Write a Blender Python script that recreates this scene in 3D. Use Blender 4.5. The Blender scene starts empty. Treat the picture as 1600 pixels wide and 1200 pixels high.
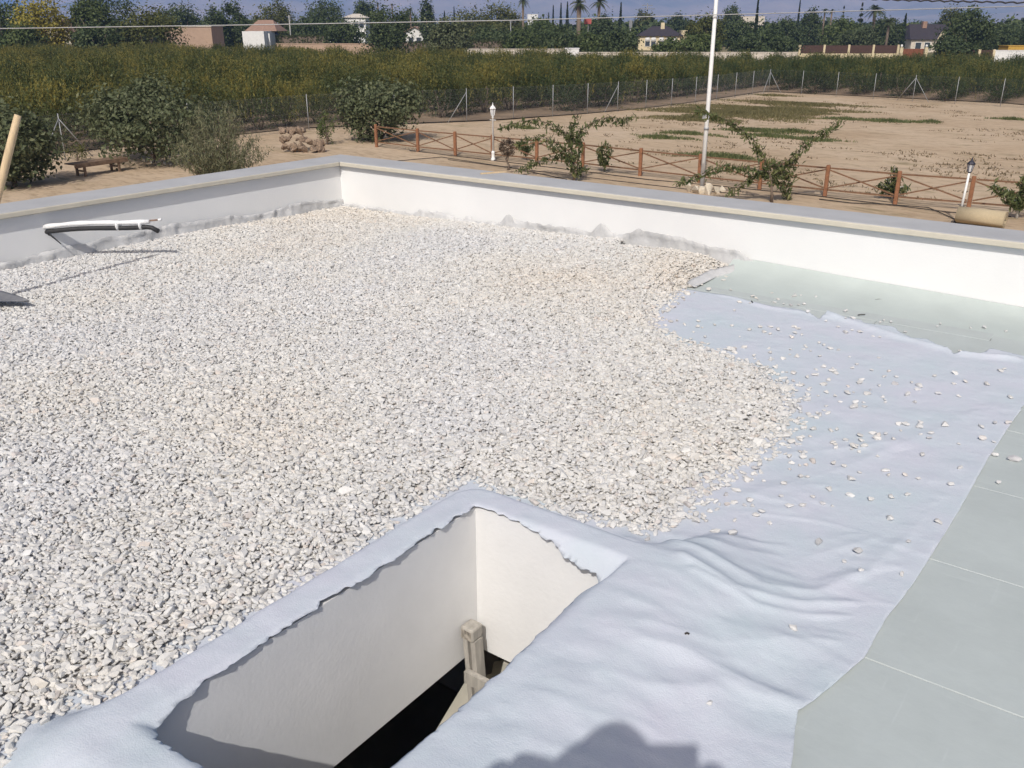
import bpy, bmesh, math, random
import numpy as np
from mathutils import Vector, Matrix

# ------------------------------------------------------------------ camera, sky, sun, exposure
scene = bpy.context.scene
COL = scene.collection
FPX, HOR, CX, CY = 1399.0, 42.0, 800.0, 600.0          # focal length and horizon of the 1600x1200 photograph
TH = math.atan((CY - HOR) / FPX)
YAW = math.radians(36.3)
CAM = np.array([0.0, 0.0, 1.6])
CF = np.array([-math.sin(YAW) * math.cos(TH), math.cos(YAW) * math.cos(TH), -math.sin(TH)])
CR = np.array([math.cos(YAW), math.sin(YAW), 0.0])
CD = np.cross(CF, CR)
FWD = np.array([-math.sin(YAW), math.cos(YAW)])
cam_data = bpy.data.cameras.new('camera')
cam_data.sensor_width = 36.0
cam_data.lens = FPX / 1600.0 * 36.0
cam_data.clip_start = 0.05
cam_data.clip_end = 30000.0
cam = bpy.data.objects.new('camera', cam_data)
COL.objects.link(cam)
cam.matrix_world = Matrix(((CR[0], -CD[0], -CF[0], CAM[0]), (CR[1], -CD[1], -CF[1], CAM[1]),
                           (CR[2], -CD[2], -CF[2], CAM[2]), (0, 0, 0, 1)))
scene.camera = cam

SUN_EL = math.radians(43.8)
SUN_AZ = math.radians(-23.8)                            # direction the light travels, from +Y towards +X
LIGHT = np.array([math.sin(SUN_AZ) * math.cos(SUN_EL), math.cos(SUN_AZ) * math.cos(SUN_EL), -math.sin(SUN_EL)])
world = bpy.data.worlds.new('World')
scene.world = world
world.use_nodes = True
wn = world.node_tree
sky = wn.nodes.new('ShaderNodeTexSky')
sky.sky_type = 'NISHITA'
sky.sun_disc = False
sky.sun_elevation = SUN_EL
sky.sun_rotation = math.atan2(-LIGHT[0], -LIGHT[1])
sky.dust_density = 5.0
sky.ozone_density = 0.4
wn.links.new(sky.outputs[0], wn.nodes['Background'].inputs['Color'])
wn.nodes['Background'].inputs['Strength'].default_value = 0.085
sun_data = bpy.data.lights.new('sun', 'SUN')
sun_data.energy = 3.5
sun_data.angle = math.radians(0.6)
sun_data.color = (1.0, 0.965, 0.915)
sun = bpy.data.objects.new('sun', sun_data)
COL.objects.link(sun)
sun.rotation_euler = Vector(LIGHT).to_track_quat('-Z', 'Y').to_euler()
sun.location = (8, -18, 20)
scene.view_settings.view_transform = 'Standard'
scene.view_settings.look = 'None'
scene.view_settings.gamma = 1.0
scene.view_settings.exposure = 0.0
scene.view_settings.use_curve_mapping = False
scene.cycles.volume_bounces = 1
scene.cycles.max_bounces = 6
scene.cycles.transparent_max_bounces = 8

random.seed(7)
RNG = np.random.default_rng(7)
GZ = -3.6                                               # level of the yard below the roof

# ------------------------------------------------------------------ helpers: measuring
def ray(x, y): return CF + CR * (x - CX) / FPX + CD * (y - CY) / FPX
def onz(x, y, z):
    r = ray(x, y); return CAM + r * ((z - CAM[2]) / r[2])
def onX(x, y, X):
    r = ray(x, y); return CAM + r * ((X - CAM[0]) / r[0])
def onY(x, y, Y):
    r = ray(x, y); return CAM + r * ((Y - CAM[1]) / r[1])
def far(x, d):                                          # plan position d metres ahead of the roof, in the direction of column x
    p = FWD * d + CR[:2] * ((x - 800.0) / 1506.0 * d)
    return p
def hz(y, d): return CAM[2] - (y - HOR) / 1506.0 * d    # height of something d metres ahead

def value_noise(x, y, seed=0):
    x = np.asarray(x, float); y = np.asarray(y, float)
    xi = np.floor(x).astype(np.int64); yi = np.floor(y).astype(np.int64)
    fx = x - xi; fy = y - yi
    fx = fx * fx * (3 - 2 * fx); fy = fy * fy * (3 - 2 * fy)
    def h(a, b):
        n = (a * 374761393 + b * 668265263 + seed * 974634777) & 0xffffffff
        n = ((n ^ (n >> 13)) * 1274126177) & 0xffffffff
        return ((n ^ (n >> 16)) & 0xffff) / 65535.0
    return (h(xi, yi) * (1 - fx) + h(xi + 1, yi) * fx) * (1 - fy) + (h(xi, yi + 1) * (1 - fx) + h(xi + 1, yi + 1) * fx) * fy
def fbm(x, y, oct=4, seed=0):
    x = np.asarray(x, float); y = np.asarray(y, float)
    s = 0; a = 0.5
    for o in range(oct):
        s = s + a * (value_noise(x * 2 ** o, y * 2 ** o, seed + o) - 0.5); a *= 0.5
    return s
def poly_sd(px, py, poly):                              # signed distance to a polygon, negative inside
    px = np.asarray(px, float); py = np.asarray(py, float)
    d = np.full(px.shape, 1e18); inside = np.zeros(px.shape, bool)
    n = len(poly)
    for i in range(n):
        ax, ay = poly[i]; bx, by = poly[(i + 1) % n]
        ex, ey = bx - ax, by - ay
        t = np.clip(((px - ax) * ex + (py - ay) * ey) / (ex * ex + ey * ey + 1e-12), 0, 1)
        d = np.minimum(d, (px - ax - t * ex) ** 2 + (py - ay - t * ey) ** 2)
        c = ((ay > py) != (by > py)) & (px < ex * (py - ay) / (ey + 1e-15) + ax)
        inside ^= c
    return np.where(inside, -1, 1) * np.sqrt(d)

# ------------------------------------------------------------------ helpers: objects
def link(o, parent=None):
    COL.objects.link(o)
    if parent is not None: o.parent = parent
    return o
def tag(o, label=None, cat=None, group=None, kind=None):
    if label: o['label'] = label
    if cat: o['category'] = cat
    if group: o['group'] = group
    if kind: o['kind'] = kind
    return o
def thing(name, label, cat, loc=(0, 0, 0), rz=0.0, group=None):
    o = bpy.data.objects.new(name, None)
    o.empty_display_size = 0.1
    o.location = loc; o.rotation_euler = (0, 0, rz)
    link(o); tag(o, label, cat, group)
    return o
def copy_tree(o, parent=None):
    c = o.copy(); link(c, parent)
    for ch in list(o.children): copy_tree(ch, c)
    return c

class MB:
    def __init__(s): s.v = []; s.f = []; s.sm = []
    def add(s, vs, fs, smooth=False):
        b = len(s.v)
        s.v.extend([tuple(map(float, p)) for p in vs]); s.f.extend([tuple(b + i for i in f) for f in fs]); s.sm.extend([smooth] * len(fs))
        return s
    def box(s, c, size, rz=0.0, rot=None):
        hx, hy, hz_ = size[0] / 2, size[1] / 2, size[2] / 2
        m = rot if rot is not None else Matrix.Rotation(rz, 3, 'Z')
        vs = []
        for z in (-hz_, hz_):
            for x, y in ((-hx, -hy), (hx, -hy), (hx, hy), (-hx, hy)):
                p = m @ Vector((x, y, z)); vs.append((c[0] + p.x, c[1] + p.y, c[2] + p.z))
        return s.add(vs, [(0, 3, 2, 1), (4, 5, 6, 7), (0, 1, 5, 4), (1, 2, 6, 5), (2, 3, 7, 6), (3, 0, 4, 7)])
    def b2(s, lo, hi): return s.box([(a + b) / 2 for a, b in zip(lo, hi)], [b - a for a, b in zip(lo, hi)])
    def bar(s, a, b, w, h, up=(0, 0, 1)):
        a = Vector(a); b = Vector(b); d = (b - a); L = d.length; d.normalize()
        u = Vector(up)
        if abs(d.dot(u)) > 0.98: u = Vector((1, 0, 0))
        x = d.cross(u).normalized(); y = x.cross(d)
        m = Matrix((x, d, y)).transposed()
        return s.box((a + b) / 2, (w, L, h), rot=m)
    def tube(s, path, rad, n=8, cap=True, smooth=True):
        P = [Vector(p) for p in path]
        if not hasattr(rad, '__len__'): rad = [rad] * len(P)
        rings = []
        pu = None
        for i, p in enumerate(P):
            d = (P[min(i + 1, len(P) - 1)] - P[max(i - 1, 0)]).normalized()
            if pu is None:
                pu = Vector((0, 0, 1)) if abs(d.z) < 0.95 else Vector((1, 0, 0))
            x = d.cross(pu).normalized(); y = x.cross(d).normalized(); pu = y
            rings.append([p + (x * math.cos(2 * math.pi * k / n) + y * math.sin(2 * math.pi * k / n)) * rad[i] for k in range(n)])
        vs = [q for r in rings for q in r]; fs = []
        for i in range(len(P) - 1):
            for k in range(n):
                fs.append((i * n + k, i * n + (k + 1) % n, (i + 1) * n + (k + 1) % n, (i + 1) * n + k))
        if cap:
            fs.append(tuple(range(n - 1, -1, -1))); fs.append(tuple((len(P) - 1) * n + k for k in range(n)))
        return s.add(vs, fs, smooth)
    def lathe(s, prof, c=(0, 0, 0), n=12, smooth=True, ph=0.0):
        vs = []; fs = []
        for r, z in prof:
            for k in range(n):
                a = 2 * math.pi * k / n + ph
                vs.append((c[0] + r * math.cos(a), c[1] + r * math.sin(a), c[2] + z))
        for i in range(len(prof) - 1):
            for k in range(n):
                fs.append((i * n + k, i * n + (k + 1) % n, (i + 1) * n + (k + 1) % n, (i + 1) * n + k))
        fs.append(tuple(range(n - 1, -1, -1))); fs.append(tuple((len(prof) - 1) * n + k for k in range(n)))
        return s.add(vs, fs, smooth)
    def mesh(s, name, mat):
        me = bpy.data.meshes.new(name)
        me.from_pydata(s.v, [], s.f)
        me.polygons.foreach_set('use_smooth', s.sm)
        if mat: me.materials.append(mat)
        me.update()
        return me
    def build(s, name, mat, parent=None):
        return link(bpy.data.objects.new(name, s.mesh(name, mat)), parent)

def np_mesh(name, verts, faces, mat, smooth=False, tint=None):
    me = bpy.data.meshes.new(name)
    verts = np.asarray(verts, np.float32); faces = np.asarray(faces, np.int32)
    nv, nf, k = len(verts), len(faces), faces.shape[1]
    me.vertices.add(nv); me.vertices.foreach_set('co', verts.ravel())
    me.loops.add(nf * k); me.loops.foreach_set('vertex_index', faces.ravel())
    me.polygons.add(nf)
    me.polygons.foreach_set('loop_start', np.arange(0, nf * k, k, dtype=np.int32))
    me.polygons.foreach_set('loop_total', np.full(nf, k, np.int32))
    if tint is not None:
        a = me.attributes.new('tint', 'FLOAT', 'FACE'); a.data.foreach_set('value', np.asarray(tint, np.float32))
    me.polygons.foreach_set('use_smooth', np.full(nf, smooth, bool))
    if mat: me.materials.append(mat)
    me.update(calc_edges=True)
    return me
def np_obj(name, verts, faces, mat, parent=None, smooth=False, tint=None):
    return link(bpy.data.objects.new(name, np_mesh(name, verts, faces, mat, smooth, tint)), parent)

# ------------------------------------------------------------------ materials
def ramp(nt, stops):
    r = nt.nodes.new('ShaderNodeValToRGB')
    cr = r.color_ramp
    while len(cr.elements) < len(stops): cr.elements.new(0.5)
    for e, (p, c) in zip(cr.elements, stops):
        e.position = p; e.color = (c[0], c[1], c[2], 1)
    return r
def mat(name, col, rough=0.8, var=0.12, scale=6.0, bump=0.0, bscale=60.0, col2=None, metal=0.0, spec=0.3, detail=5, stretch=None):
    m = bpy.data.materials.new(name); m.use_nodes = True
    nt = m.node_tree; b = nt.nodes['Principled BSDF']
    b.inputs['Roughness'].default_value = rough; b.inputs['Metallic'].default_value = metal
    b.inputs['Specular IOR Level'].default_value = spec
    tc = nt.nodes.new('ShaderNodeTexCoord'); mp = nt.nodes.new('ShaderNodeMapping')
    nt.links.new(tc.outputs['Object'], mp.inputs['Vector'])
    if stretch: mp.inputs['Scale'].default_value = stretch
    n = nt.nodes.new('ShaderNodeTexNoise'); n.inputs['Scale'].default_value = scale; n.inputs['Detail'].default_value = detail
    n.inputs['Roughness'].default_value = 0.62
    nt.links.new(mp.outputs[0], n.inputs['Vector'])
    if col2 is None:
        lo = [c * (1 - var) for c in col]; hi = [min(1, c * (1 + var)) for c in col]
    else: lo, hi = col2, col
    r = ramp(nt, [(0.3, lo), (0.7, hi)])
    nt.links.new(n.outputs['Fac'], r.inputs['Fac']); nt.links.new(r.outputs['Color'], b.inputs['Base Color'])
    if bump:
        n2 = nt.nodes.new('ShaderNodeTexNoise'); n2.inputs['Scale'].default_value = bscale; n2.inputs['Detail'].default_value = 4
        nt.links.new(mp.outputs[0], n2.inputs['Vector'])
        bp = nt.nodes.new('ShaderNodeBump'); bp.inputs['Strength'].default_value = bump; bp.inputs['Distance'].default_value = 0.01
        nt.links.new(n2.outputs['Fac'], bp.inputs['Height']); nt.links.new(bp.outputs['Normal'], b.inputs['Normal'])
    return m
def leaf_mat(name, dark, mid, light, rough=0.55, trans=0.3, rnd=0.25):
    m = bpy.data.materials.new(name); m.use_nodes = True
    nt = m.node_tree; b = nt.nodes['Principled BSDF']
    at = nt.nodes.new('ShaderNodeAttribute'); at.attribute_name = 'tint'
    oi = nt.nodes.new('ShaderNodeObjectInfo')
    mx = nt.nodes.new('ShaderNodeMath'); mx.operation = 'MULTIPLY_ADD'
    mx.inputs[1].default_value = rnd; 
    sb = nt.nodes.new('ShaderNodeMath'); sb.operation = 'SUBTRACT'; sb.inputs[1].default_value = 0.5
    nt.links.new(oi.outputs['Random'], sb.inputs[0]); nt.links.new(sb.outputs[0], mx.inputs[0])
    nt.links.new(at.outputs['Fac'], mx.inputs[2])
    r = ramp(nt, [(0.0, dark), (0.5, mid), (1.0, light)])
    nt.links.new(mx.outputs[0], r.inputs['Fac'])
    nt.links.new(r.outputs['Color'], b.inputs['Base Color'])
    b.inputs['Roughness'].default_value = rough; b.inputs['Specular IOR Level'].default_value = 0.25
    tr = nt.nodes.new('ShaderNodeBsdfTranslucent'); nt.links.new(r.outputs['Color'], tr.inputs['Color'])
    ms = nt.nodes.new('ShaderNodeMixShader'); ms.inputs[0].default_value = trans
    nt.links.new(b.outputs[0], ms.inputs[1]); nt.links.new(tr.outputs[0], ms.inputs[2])
    nt.links.new(ms.outputs[0], nt.nodes['Material Output'].inputs['Surface'])
    return m

M = {}
M['plaster'] = mat('white_plaster', (0.765, 0.765, 0.757), 0.9, 0.035, 1.3, 0.10, 70)
M['coping'] = mat('grey_coping', (0.425, 0.425, 0.43), 0.8, 0.07, 3.0, 0.15, 120)
M['coping_lip'] = mat('cream_coping_lip', (0.56, 0.52, 0.43), 0.8, 0.06, 8.0, 0.1, 90)
M['hatch'] = mat('hatch_plaster', (0.76, 0.757, 0.75), 0.92, 0.05, 3.0, 0.10, 70)
M['concrete'] = mat('concrete', (0.36, 0.35, 0.33), 0.9, 0.15, 5.0, 0.3, 60)
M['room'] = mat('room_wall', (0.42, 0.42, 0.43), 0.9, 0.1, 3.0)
M['sun_patch'] = mat('sun_patch_beige', (0.55, 0.52, 0.44), 0.85, 0.1, 8.0)
M['black'] = mat('black_rubber', (0.035, 0.035, 0.037), 0.55, 0.2, 30)
M['white'] = mat('white_paint', (0.78, 0.78, 0.76), 0.6, 0.05, 6)
M['white_tape'] = mat('white_tape', (0.80, 0.80, 0.79), 0.6, 0.05, 30, 0.5, 90)
M['copper'] = mat('dull_copper', (0.30, 0.20, 0.15), 0.5, 0.1, 30, metal=0.5)
M['handle_wood'] = mat('pale_handle_wood', (0.62, 0.47, 0.29), 0.6, 0.16, 5, 0.15, 40, stretch=(6, 6, 0.7))
M['steel'] = mat('dull_steel', (0.24, 0.24, 0.25), 0.55, 0.2, 20, metal=0.2)
M['zinc'] = mat('galvanised_steel', (0.36, 0.365, 0.37), 0.55, 0.12, 8, metal=0.35)
M['wire'] = mat('dull_fence_wire', (0.16, 0.17, 0.18), 0.6, 0.1, 8)
M['olive_grass'] = leaf_mat('olive_field_grass', (0.10, 0.10, 0.045), (0.18, 0.16, 0.07), (0.28, 0.24, 0.12), rnd=0.0)
M['ladder_wood'] = mat('grey_ladder_wood', (0.40, 0.375, 0.335), 0.85, 0.22, 6, 0.4, 60, stretch=(9, 9, 1.2))
M['end_grain'] = mat('dark_end_grain', (0.30, 0.27, 0.23), 0.9, 0.6, 60)
M['orange_wood'] = mat('orange_fence_wood', (0.26, 0.12, 0.062), 0.8, 0.25, 9, 0.2, 50)
M['brown_wood'] = mat('brown_rail_wood', (0.19, 0.105, 0.06), 0.8, 0.25, 9, 0.2, 50)
M['bench_wood'] = mat('weathered_bench_wood', (0.20, 0.135, 0.09), 0.85, 0.3, 7, 0.3, 40)
M['bark'] = mat('bark', (0.17, 0.13, 0.10), 0.95, 0.3, 12, 0.6, 40)
M['limed'] = mat('limewashed_bark', (0.62, 0.60, 0.55), 0.95, 0.2, 12, 0.4, 40)
M['burlap'] = mat('cane_roll', (0.46, 0.375, 0.245), 0.9, 0.18, 20, 0.5, 120, stretch=(1, 12, 12))
M['rock'] = mat('brown_rock', (0.24, 0.175, 0.125), 0.95, 0.5, 3, 0.7, 14)
M['pale_rock'] = mat('pale_rock', (0.60, 0.53, 0.42), 0.95, 0.2, 6, 0.6, 18)
M['lamp_dark'] = mat('dark_lantern_metal', (0.035, 0.035, 0.05), 0.5, 0.1, 10, metal=0.3)
M['hose'] = mat('black_hose', (0.04, 0.035, 0.03), 0.7, 0.2, 10)
M['glass'] = mat('lamp_glass', (0.55, 0.56, 0.58), 0.12, 0.03, 4, spec=0.6)
M['window'] = mat('window_glass', (0.05, 0.06, 0.07), 0.1, 0.1, 4, spec=0.6)
M['xps'] = mat('green_insulation', (0.455, 0.495, 0.485), 0.62, 0.06, 3.5, 0.10, 30)
nt = M['xps'].node_tree; b = nt.nodes['Principled BSDF']
tc = nt.nodes.new('ShaderNodeTexCoord'); oldc = b.inputs['Base Color'].links[0].from_socket
sc = []
for st, th in (((3, 60, 1), 0.70), ((55, 4, 1), 0.72)):
    mp = nt.nodes.new('ShaderNodeMapping'); mp.inputs['Scale'].default_value = st; mp.inputs['Rotation'].default_value = (0, 0, 0.5)
    n = nt.nodes.new('ShaderNodeTexNoise'); n.inputs['Scale'].default_value = 1.0; n.inputs['Detail'].default_value = 3
    nt.links.new(tc.outputs['Object'], mp.inputs['Vector']); nt.links.new(mp.outputs[0], n.inputs['Vector'])
    r = ramp(nt, [(th - 0.05, (0, 0, 0)), (th + 0.05, (1, 1, 1))]); nt.links.new(n.outputs['Fac'], r.inputs['Fac']); sc.append(r.outputs['Color'])
for c_, f_ in zip(sc, (0.3, 0.25)):
    mx = nt.nodes.new('ShaderNodeMix'); mx.data_type = 'RGBA'
    ml = nt.nodes.new('ShaderNodeMath'); ml.operation = 'MULTIPLY'; ml.inputs[1].default_value = f_; nt.links.new(c_, ml.inputs[0])
    nt.links.new(ml.outputs[0], mx.inputs[0]); nt.links.new(oldc, mx.inputs[6]); mx.inputs[7].default_value = (0.60, 0.64, 0.63, 1); oldc = mx.outputs[2]
nt.links.new(oldc, b.inputs['Base Color'])
M['skin'] = mat('skin', (0.55, 0.36, 0.27), 0.6, 0.05, 8)
M['shirt'] = mat('blue_shirt', (0.10, 0.14, 0.24), 0.9, 0.1, 8)
M['trousers'] = mat('dark_trousers', (0.06, 0.06, 0.08), 0.9, 0.1, 8)
M['hair'] = mat('dark_hair', (0.03, 0.025, 0.02), 0.7, 0.2, 30)

# fleece: pale bluish felt with blotches and fibres
m = M['fleece'] = mat('fleece_felt', (0.575, 0.58, 0.65), 0.95, 0.05, 2.3, 0.0, 300, col2=(0.51, 0.58, 0.62), spec=0.1)
nt = m.node_tree; b = nt.nodes['Principled BSDF']
tc = nt.nodes.new('ShaderNodeTexCoord')
n1 = nt.nodes.new('ShaderNodeTexNoise'); n1.inputs['Scale'].default_value = 13; n1.inputs['Detail'].default_value = 6; n1.inputs['Roughness'].default_value = 0.6
n2 = nt.nodes.new('ShaderNodeTexNoise'); n2.inputs['Scale'].default_value = 240; n2.inputs['Detail'].default_value = 3
ad = nt.nodes.new('ShaderNodeMath'); ad.operation = 'MULTIPLY_ADD'; ad.inputs[1].default_value = 0.28
nt.links.new(tc.outputs['Object'], n1.inputs['Vector']); nt.links.new(tc.outputs['Object'], n2.inputs['Vector'])
nt.links.new(n2.outputs['Fac'], ad.inputs[0]); nt.links.new(n1.outputs['Fac'], ad.inputs[2])
bp = nt.nodes.new('ShaderNodeBump'); bp.inputs['Strength'].default_value = 0.32; bp.inputs['Distance'].default_value = 0.014
nt.links.new(ad.outputs[0], bp.inputs['Height']); nt.links.new(bp.outputs['Normal'], b.inputs['Normal'])

M['dirty_fleece'] = mat('dusty_fleece', (0.54, 0.54, 0.54), 0.95, 0.14, 7, 0.3, 60, spec=0.1)
# gravel stone: colour varies from stone to stone
def stone_mat(name, stops):
    m = bpy.data.materials.new(name); m.use_nodes = True
    nt = m.node_tree; b = nt.nodes['Principled BSDF']
    oi = nt.nodes.new('ShaderNodeObjectInfo')
    r = ramp(nt, stops); nt.links.new(oi.outputs['Random'], r.inputs['Fac'])
    tc = nt.nodes.new('ShaderNodeTexCoord'); n = nt.nodes.new('ShaderNodeTexNoise'); n.inputs['Scale'].default_value = 2.2; n.inputs['Detail'].default_value = 4
    nt.links.new(tc.outputs['Object'], n.inputs['Vector'])
    mr = nt.nodes.new('ShaderNodeMapRange'); mr.inputs['To Min'].default_value = 0.86; mr.inputs['To Max'].default_value = 1.08
    nt.links.new(n.outputs['Fac'], mr.inputs['Value'])
    # dusty warm drifts and washed grey areas of the spread stone
    g = nt.nodes.new('ShaderNodeNewGeometry'); n3 = nt.nodes.new('ShaderNodeTexNoise'); n3.inputs['Scale'].default_value = 0.8; n3.inputs['Detail'].default_value = 3
    nt.links.new(g.outputs['Position'], n3.inputs['Vector'])
    last = None
    for (cx, cy, rad) in ((-6.1, 5.5, 1.5), (-3.1, 4.75, 1.1), (-2.6, 5.4, 0.9)):
        dn = nt.nodes.new('ShaderNodeVectorMath'); dn.operation = 'DISTANCE'; dn.inputs[1].default_value = (cx, cy, 0)
        nt.links.new(g.outputs['Position'], dn.inputs[0])
        mm = nt.nodes.new('ShaderNodeMapRange'); mm.inputs['From Min'].default_value = rad; mm.inputs['From Max'].default_value = 0.1; mm.inputs['To Max'].default_value = 0.30
        nt.links.new(dn.outputs['Value'], mm.inputs['Value'])
        if last is None: last = mm.outputs[0]
        else:
            mx = nt.nodes.new('ShaderNodeMath'); mx.operation = 'MAXIMUM'; nt.links.new(last, mx.inputs[0]); nt.links.new(mm.outputs[0], mx.inputs[1]); last = mx.outputs[0]
    ad = nt.nodes.new('ShaderNodeMath'); ad.operation = 'ADD'; nt.links.new(n3.outputs['Fac'], ad.inputs[0]); nt.links.new(last, ad.inputs[1])
    r3 = ramp(nt, [(0.36, (0.955, 0.97, 1.0)), (0.6, (0.985, 0.985, 0.975)), (0.84, (0.99, 0.945, 0.885))])
    nt.links.new(ad.outputs[0], r3.inputs['Fac'])
    v1 = nt.nodes.new('ShaderNodeVectorMath'); v1.operation = 'MULTIPLY'
    v2 = nt.nodes.new('ShaderNodeVectorMath'); v2.operation = 'SCALE'
    nt.links.new(r.outputs['Color'], v1.inputs[0]); nt.links.new(r3.outputs['Color'], v1.inputs[1])
    nt.links.new(v1.outputs[0], v2.inputs[0]); nt.links.new(mr.outputs[0], v2.inputs['Scale'])
    nt.links.new(v2.outputs[0], b.inputs['Base Color'])
    b.inputs['Roughness'].default_value = 0.9; b.inputs['Specular IOR Level'].default_value = 0.2
    return m
M['stone'] = stone_mat('limestone_chips', [(0.0, (0.56, 0.545, 0.52)), (0.25, (0.635, 0.615, 0.585)), (0.5, (0.675, 0.66, 0.63)), (0.72, (0.61, 0.598, 0.58)), (0.88, (0.72, 0.708, 0.685)), (0.95, (0.62, 0.56, 0.51)), (0.98, (0.52, 0.515, 0.52)), (1.0, (0.66, 0.62, 0.56))])
M['stone_bed'] = mat('stone_bed', (0.50, 0.49, 0.47), 0.95, 0.25, 40, 0.8, 60)

# foliage
M['orchard_green'] = leaf_mat('orchard_green_leaves', (0.031, 0.05, 0.021), (0.068, 0.094, 0.033), (0.20, 0.18, 0.05), rnd=0.35)
M['orchard'] = leaf_mat('orchard_leaves', (0.036, 0.055, 0.02), (0.10, 0.115, 0.036), (0.27, 0.225, 0.055), rnd=0.5)
M['fig'] = leaf_mat('fig_leaves', (0.05, 0.065, 0.03), (0.12, 0.14, 0.07), (0.23, 0.235, 0.125), rnd=0.0)
M['grey_leaf'] = leaf_mat('grey_green_leaves', (0.09, 0.105, 0.05), (0.19, 0.195, 0.11), (0.32, 0.30, 0.18), rnd=0.0)
M['peach'] = leaf_mat('peach_leaves', (0.045, 0.07, 0.025), (0.11, 0.135, 0.05), (0.24, 0.23, 0.10), rnd=0.1)
M['dry_leaf'] = leaf_mat('dry_purple_leaves', (0.07, 0.05, 0.035), (0.12, 0.085, 0.06), (0.17, 0.13, 0.09), rnd=0.0)
M['dark_tree'] = leaf_mat('dark_tree_leaves', (0.036, 0.053, 0.024), (0.072, 0.098, 0.038), (0.14, 0.165, 0.065), rnd=0.15)
M['green_tree'] = leaf_mat('mid_tree_leaves', (0.045, 0.068, 0.024), (0.095, 0.125, 0.04), (0.17, 0.19, 0.065), rnd=0.15)
M['olive_tree'] = leaf_mat('olive_tree_leaves', (0.05, 0.06, 0.02), (0.10, 0.11, 0.03), (0.18, 0.17, 0.05), rnd=0.1)
M['yellow_tree'] = leaf_mat('yellow_tree_leaves', (0.12, 0.11, 0.02), (0.29, 0.245, 0.04), (0.42, 0.35, 0.07), rnd=0.0)
M['cypress'] = leaf_mat('cypress_leaves', (0.014, 0.024, 0.012), (0.028, 0.042, 0.02), (0.05, 0.07, 0.03), rnd=0.1)
M['palm'] = leaf_mat('palm_fronds', (0.04, 0.055, 0.025), (0.085, 0.105, 0.045), (0.15, 0.16, 0.075), rnd=0.1)
M['grass'] = leaf_mat('field_grass', (0.07, 0.095, 0.035), (0.13, 0.155, 0.06), (0.24, 0.23, 0.10), rnd=0.0)
M['dry_grass'] = leaf_mat('dry_grass', (0.14, 0.11, 0.06), (0.24, 0.18, 0.10), (0.34, 0.28, 0.17), rnd=0.0)
# house colours
M['terracotta'] = mat('terracotta_roof', (0.30, 0.19, 0.14), 0.85, 0.2, 3)
M['slate'] = mat('dark_roof_tiles', (0.045, 0.038, 0.045), 0.8, 0.2, 3)
M['bluegrey'] = mat('blue_grey_awning', (0.12, 0.14, 0.22), 0.7, 0.1, 3)
M['cream'] = mat('cream_render', (0.62, 0.52, 0.34), 0.9, 0.08, 2)
M['house_white'] = mat('house_white', (0.72, 0.71, 0.69), 0.9, 0.06, 2)
M['pale_house'] = mat('pale_house', (0.58, 0.52, 0.44), 0.9, 0.08, 2)
M['pink_beige'] = mat('pinkish_beige_wall', (0.42, 0.30, 0.22), 0.95, 0.07, 1.5)
M['brown_panel'] = mat('brown_fence_panel', (0.075, 0.042, 0.032), 0.8, 0.2, 4)
M['red_brown'] = mat('red_brown_gate', (0.20, 0.075, 0.04), 0.7, 0.2, 4)
M['sign_red'] = mat('faded_red_sign', (0.42, 0.10, 0.09), 0.6, 0.1, 4)
M['ochre'] = mat('ochre_tarp', (0.50, 0.30, 0.06), 0.8, 0.1, 4)
M['hedge'] = leaf_mat('hedge_leaves', (0.035, 0.045, 0.016), (0.07, 0.08, 0.028), (0.11, 0.115, 0.045), rnd=0.1)

# ------------------------------------------------------------------ ground, mountains
def spaced(n, lim, k): 
    t = np.linspace(-1, 1, n); return np.sinh(t * k) / math.sinh(k) * lim
gx, gy = np.meshgrid(spaced(191, 9000, 7.2), spaced(191, 9000, 7.2), indexing='xy')
gzv = GZ + 0.10 * fbm((gx - 25) * 0.35, gy * 0.35, 3, 5) * np.exp(-np.hypot(gx + 20, gy - 45) / 160.0)
nn = 191
idx = np.arange(nn * nn).reshape(nn, nn)
quads = np.stack([idx[:-1, :-1], idx[:-1, 1:], idx[1:, 1:], idx[1:, :-1]], -1).reshape(-1, 4)
m = bpy.data.materials.new('sandy_ground'); m.use_nodes = True
nt = m.node_tree; b = nt.nodes['Principled BSDF']; b.inputs['Roughness'].default_value = 0.95; b.inputs['Specular IOR Level'].default_value = 0.1
g = nt.nodes.new('ShaderNodeNewGeometry')
def nz(scale, detail=4, st=None, rough=0.6):
    n = nt.nodes.new('ShaderNodeTexNoise'); n.inputs['Scale'].default_value = scale; n.inputs['Detail'].default_value = detail; n.inputs['Roughness'].default_value = rough
    if st:
        mp = nt.nodes.new('ShaderNodeMapping'); mp.inputs['Scale'].default_value = st
        nt.links.new(g.outputs['Position'], mp.inputs['Vector']); nt.links.new(mp.outputs[0], n.inputs['Vector'])
    else: nt.links.new(g.outputs['Position'], n.inputs['Vector'])
    return n
def mixc(fac, a, bb, mode='MIX'):
    x = nt.nodes.new('ShaderNodeMix'); x.data_type = 'RGBA'; x.blend_type = mode
    for s, v in ((x.inputs[0], fac), (x.inputs[6], a), (x.inputs[7], bb)):
        if isinstance(v, (int, float)): s.default_value = v
        elif isinstance(v, tuple): s.default_value = (*v, 1)
        else: nt.links.new(v, s)
    return x.outputs[2]
na = nz(0.16, 5); ra = ramp(nt, [(0.3, (0.42, 0.31, 0.205)), (0.55, (0.50, 0.385, 0.27)), (0.75, (0.54, 0.425, 0.31))]); nt.links.new(na.outputs['Fac'], ra.inputs['Fac'])
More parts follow.
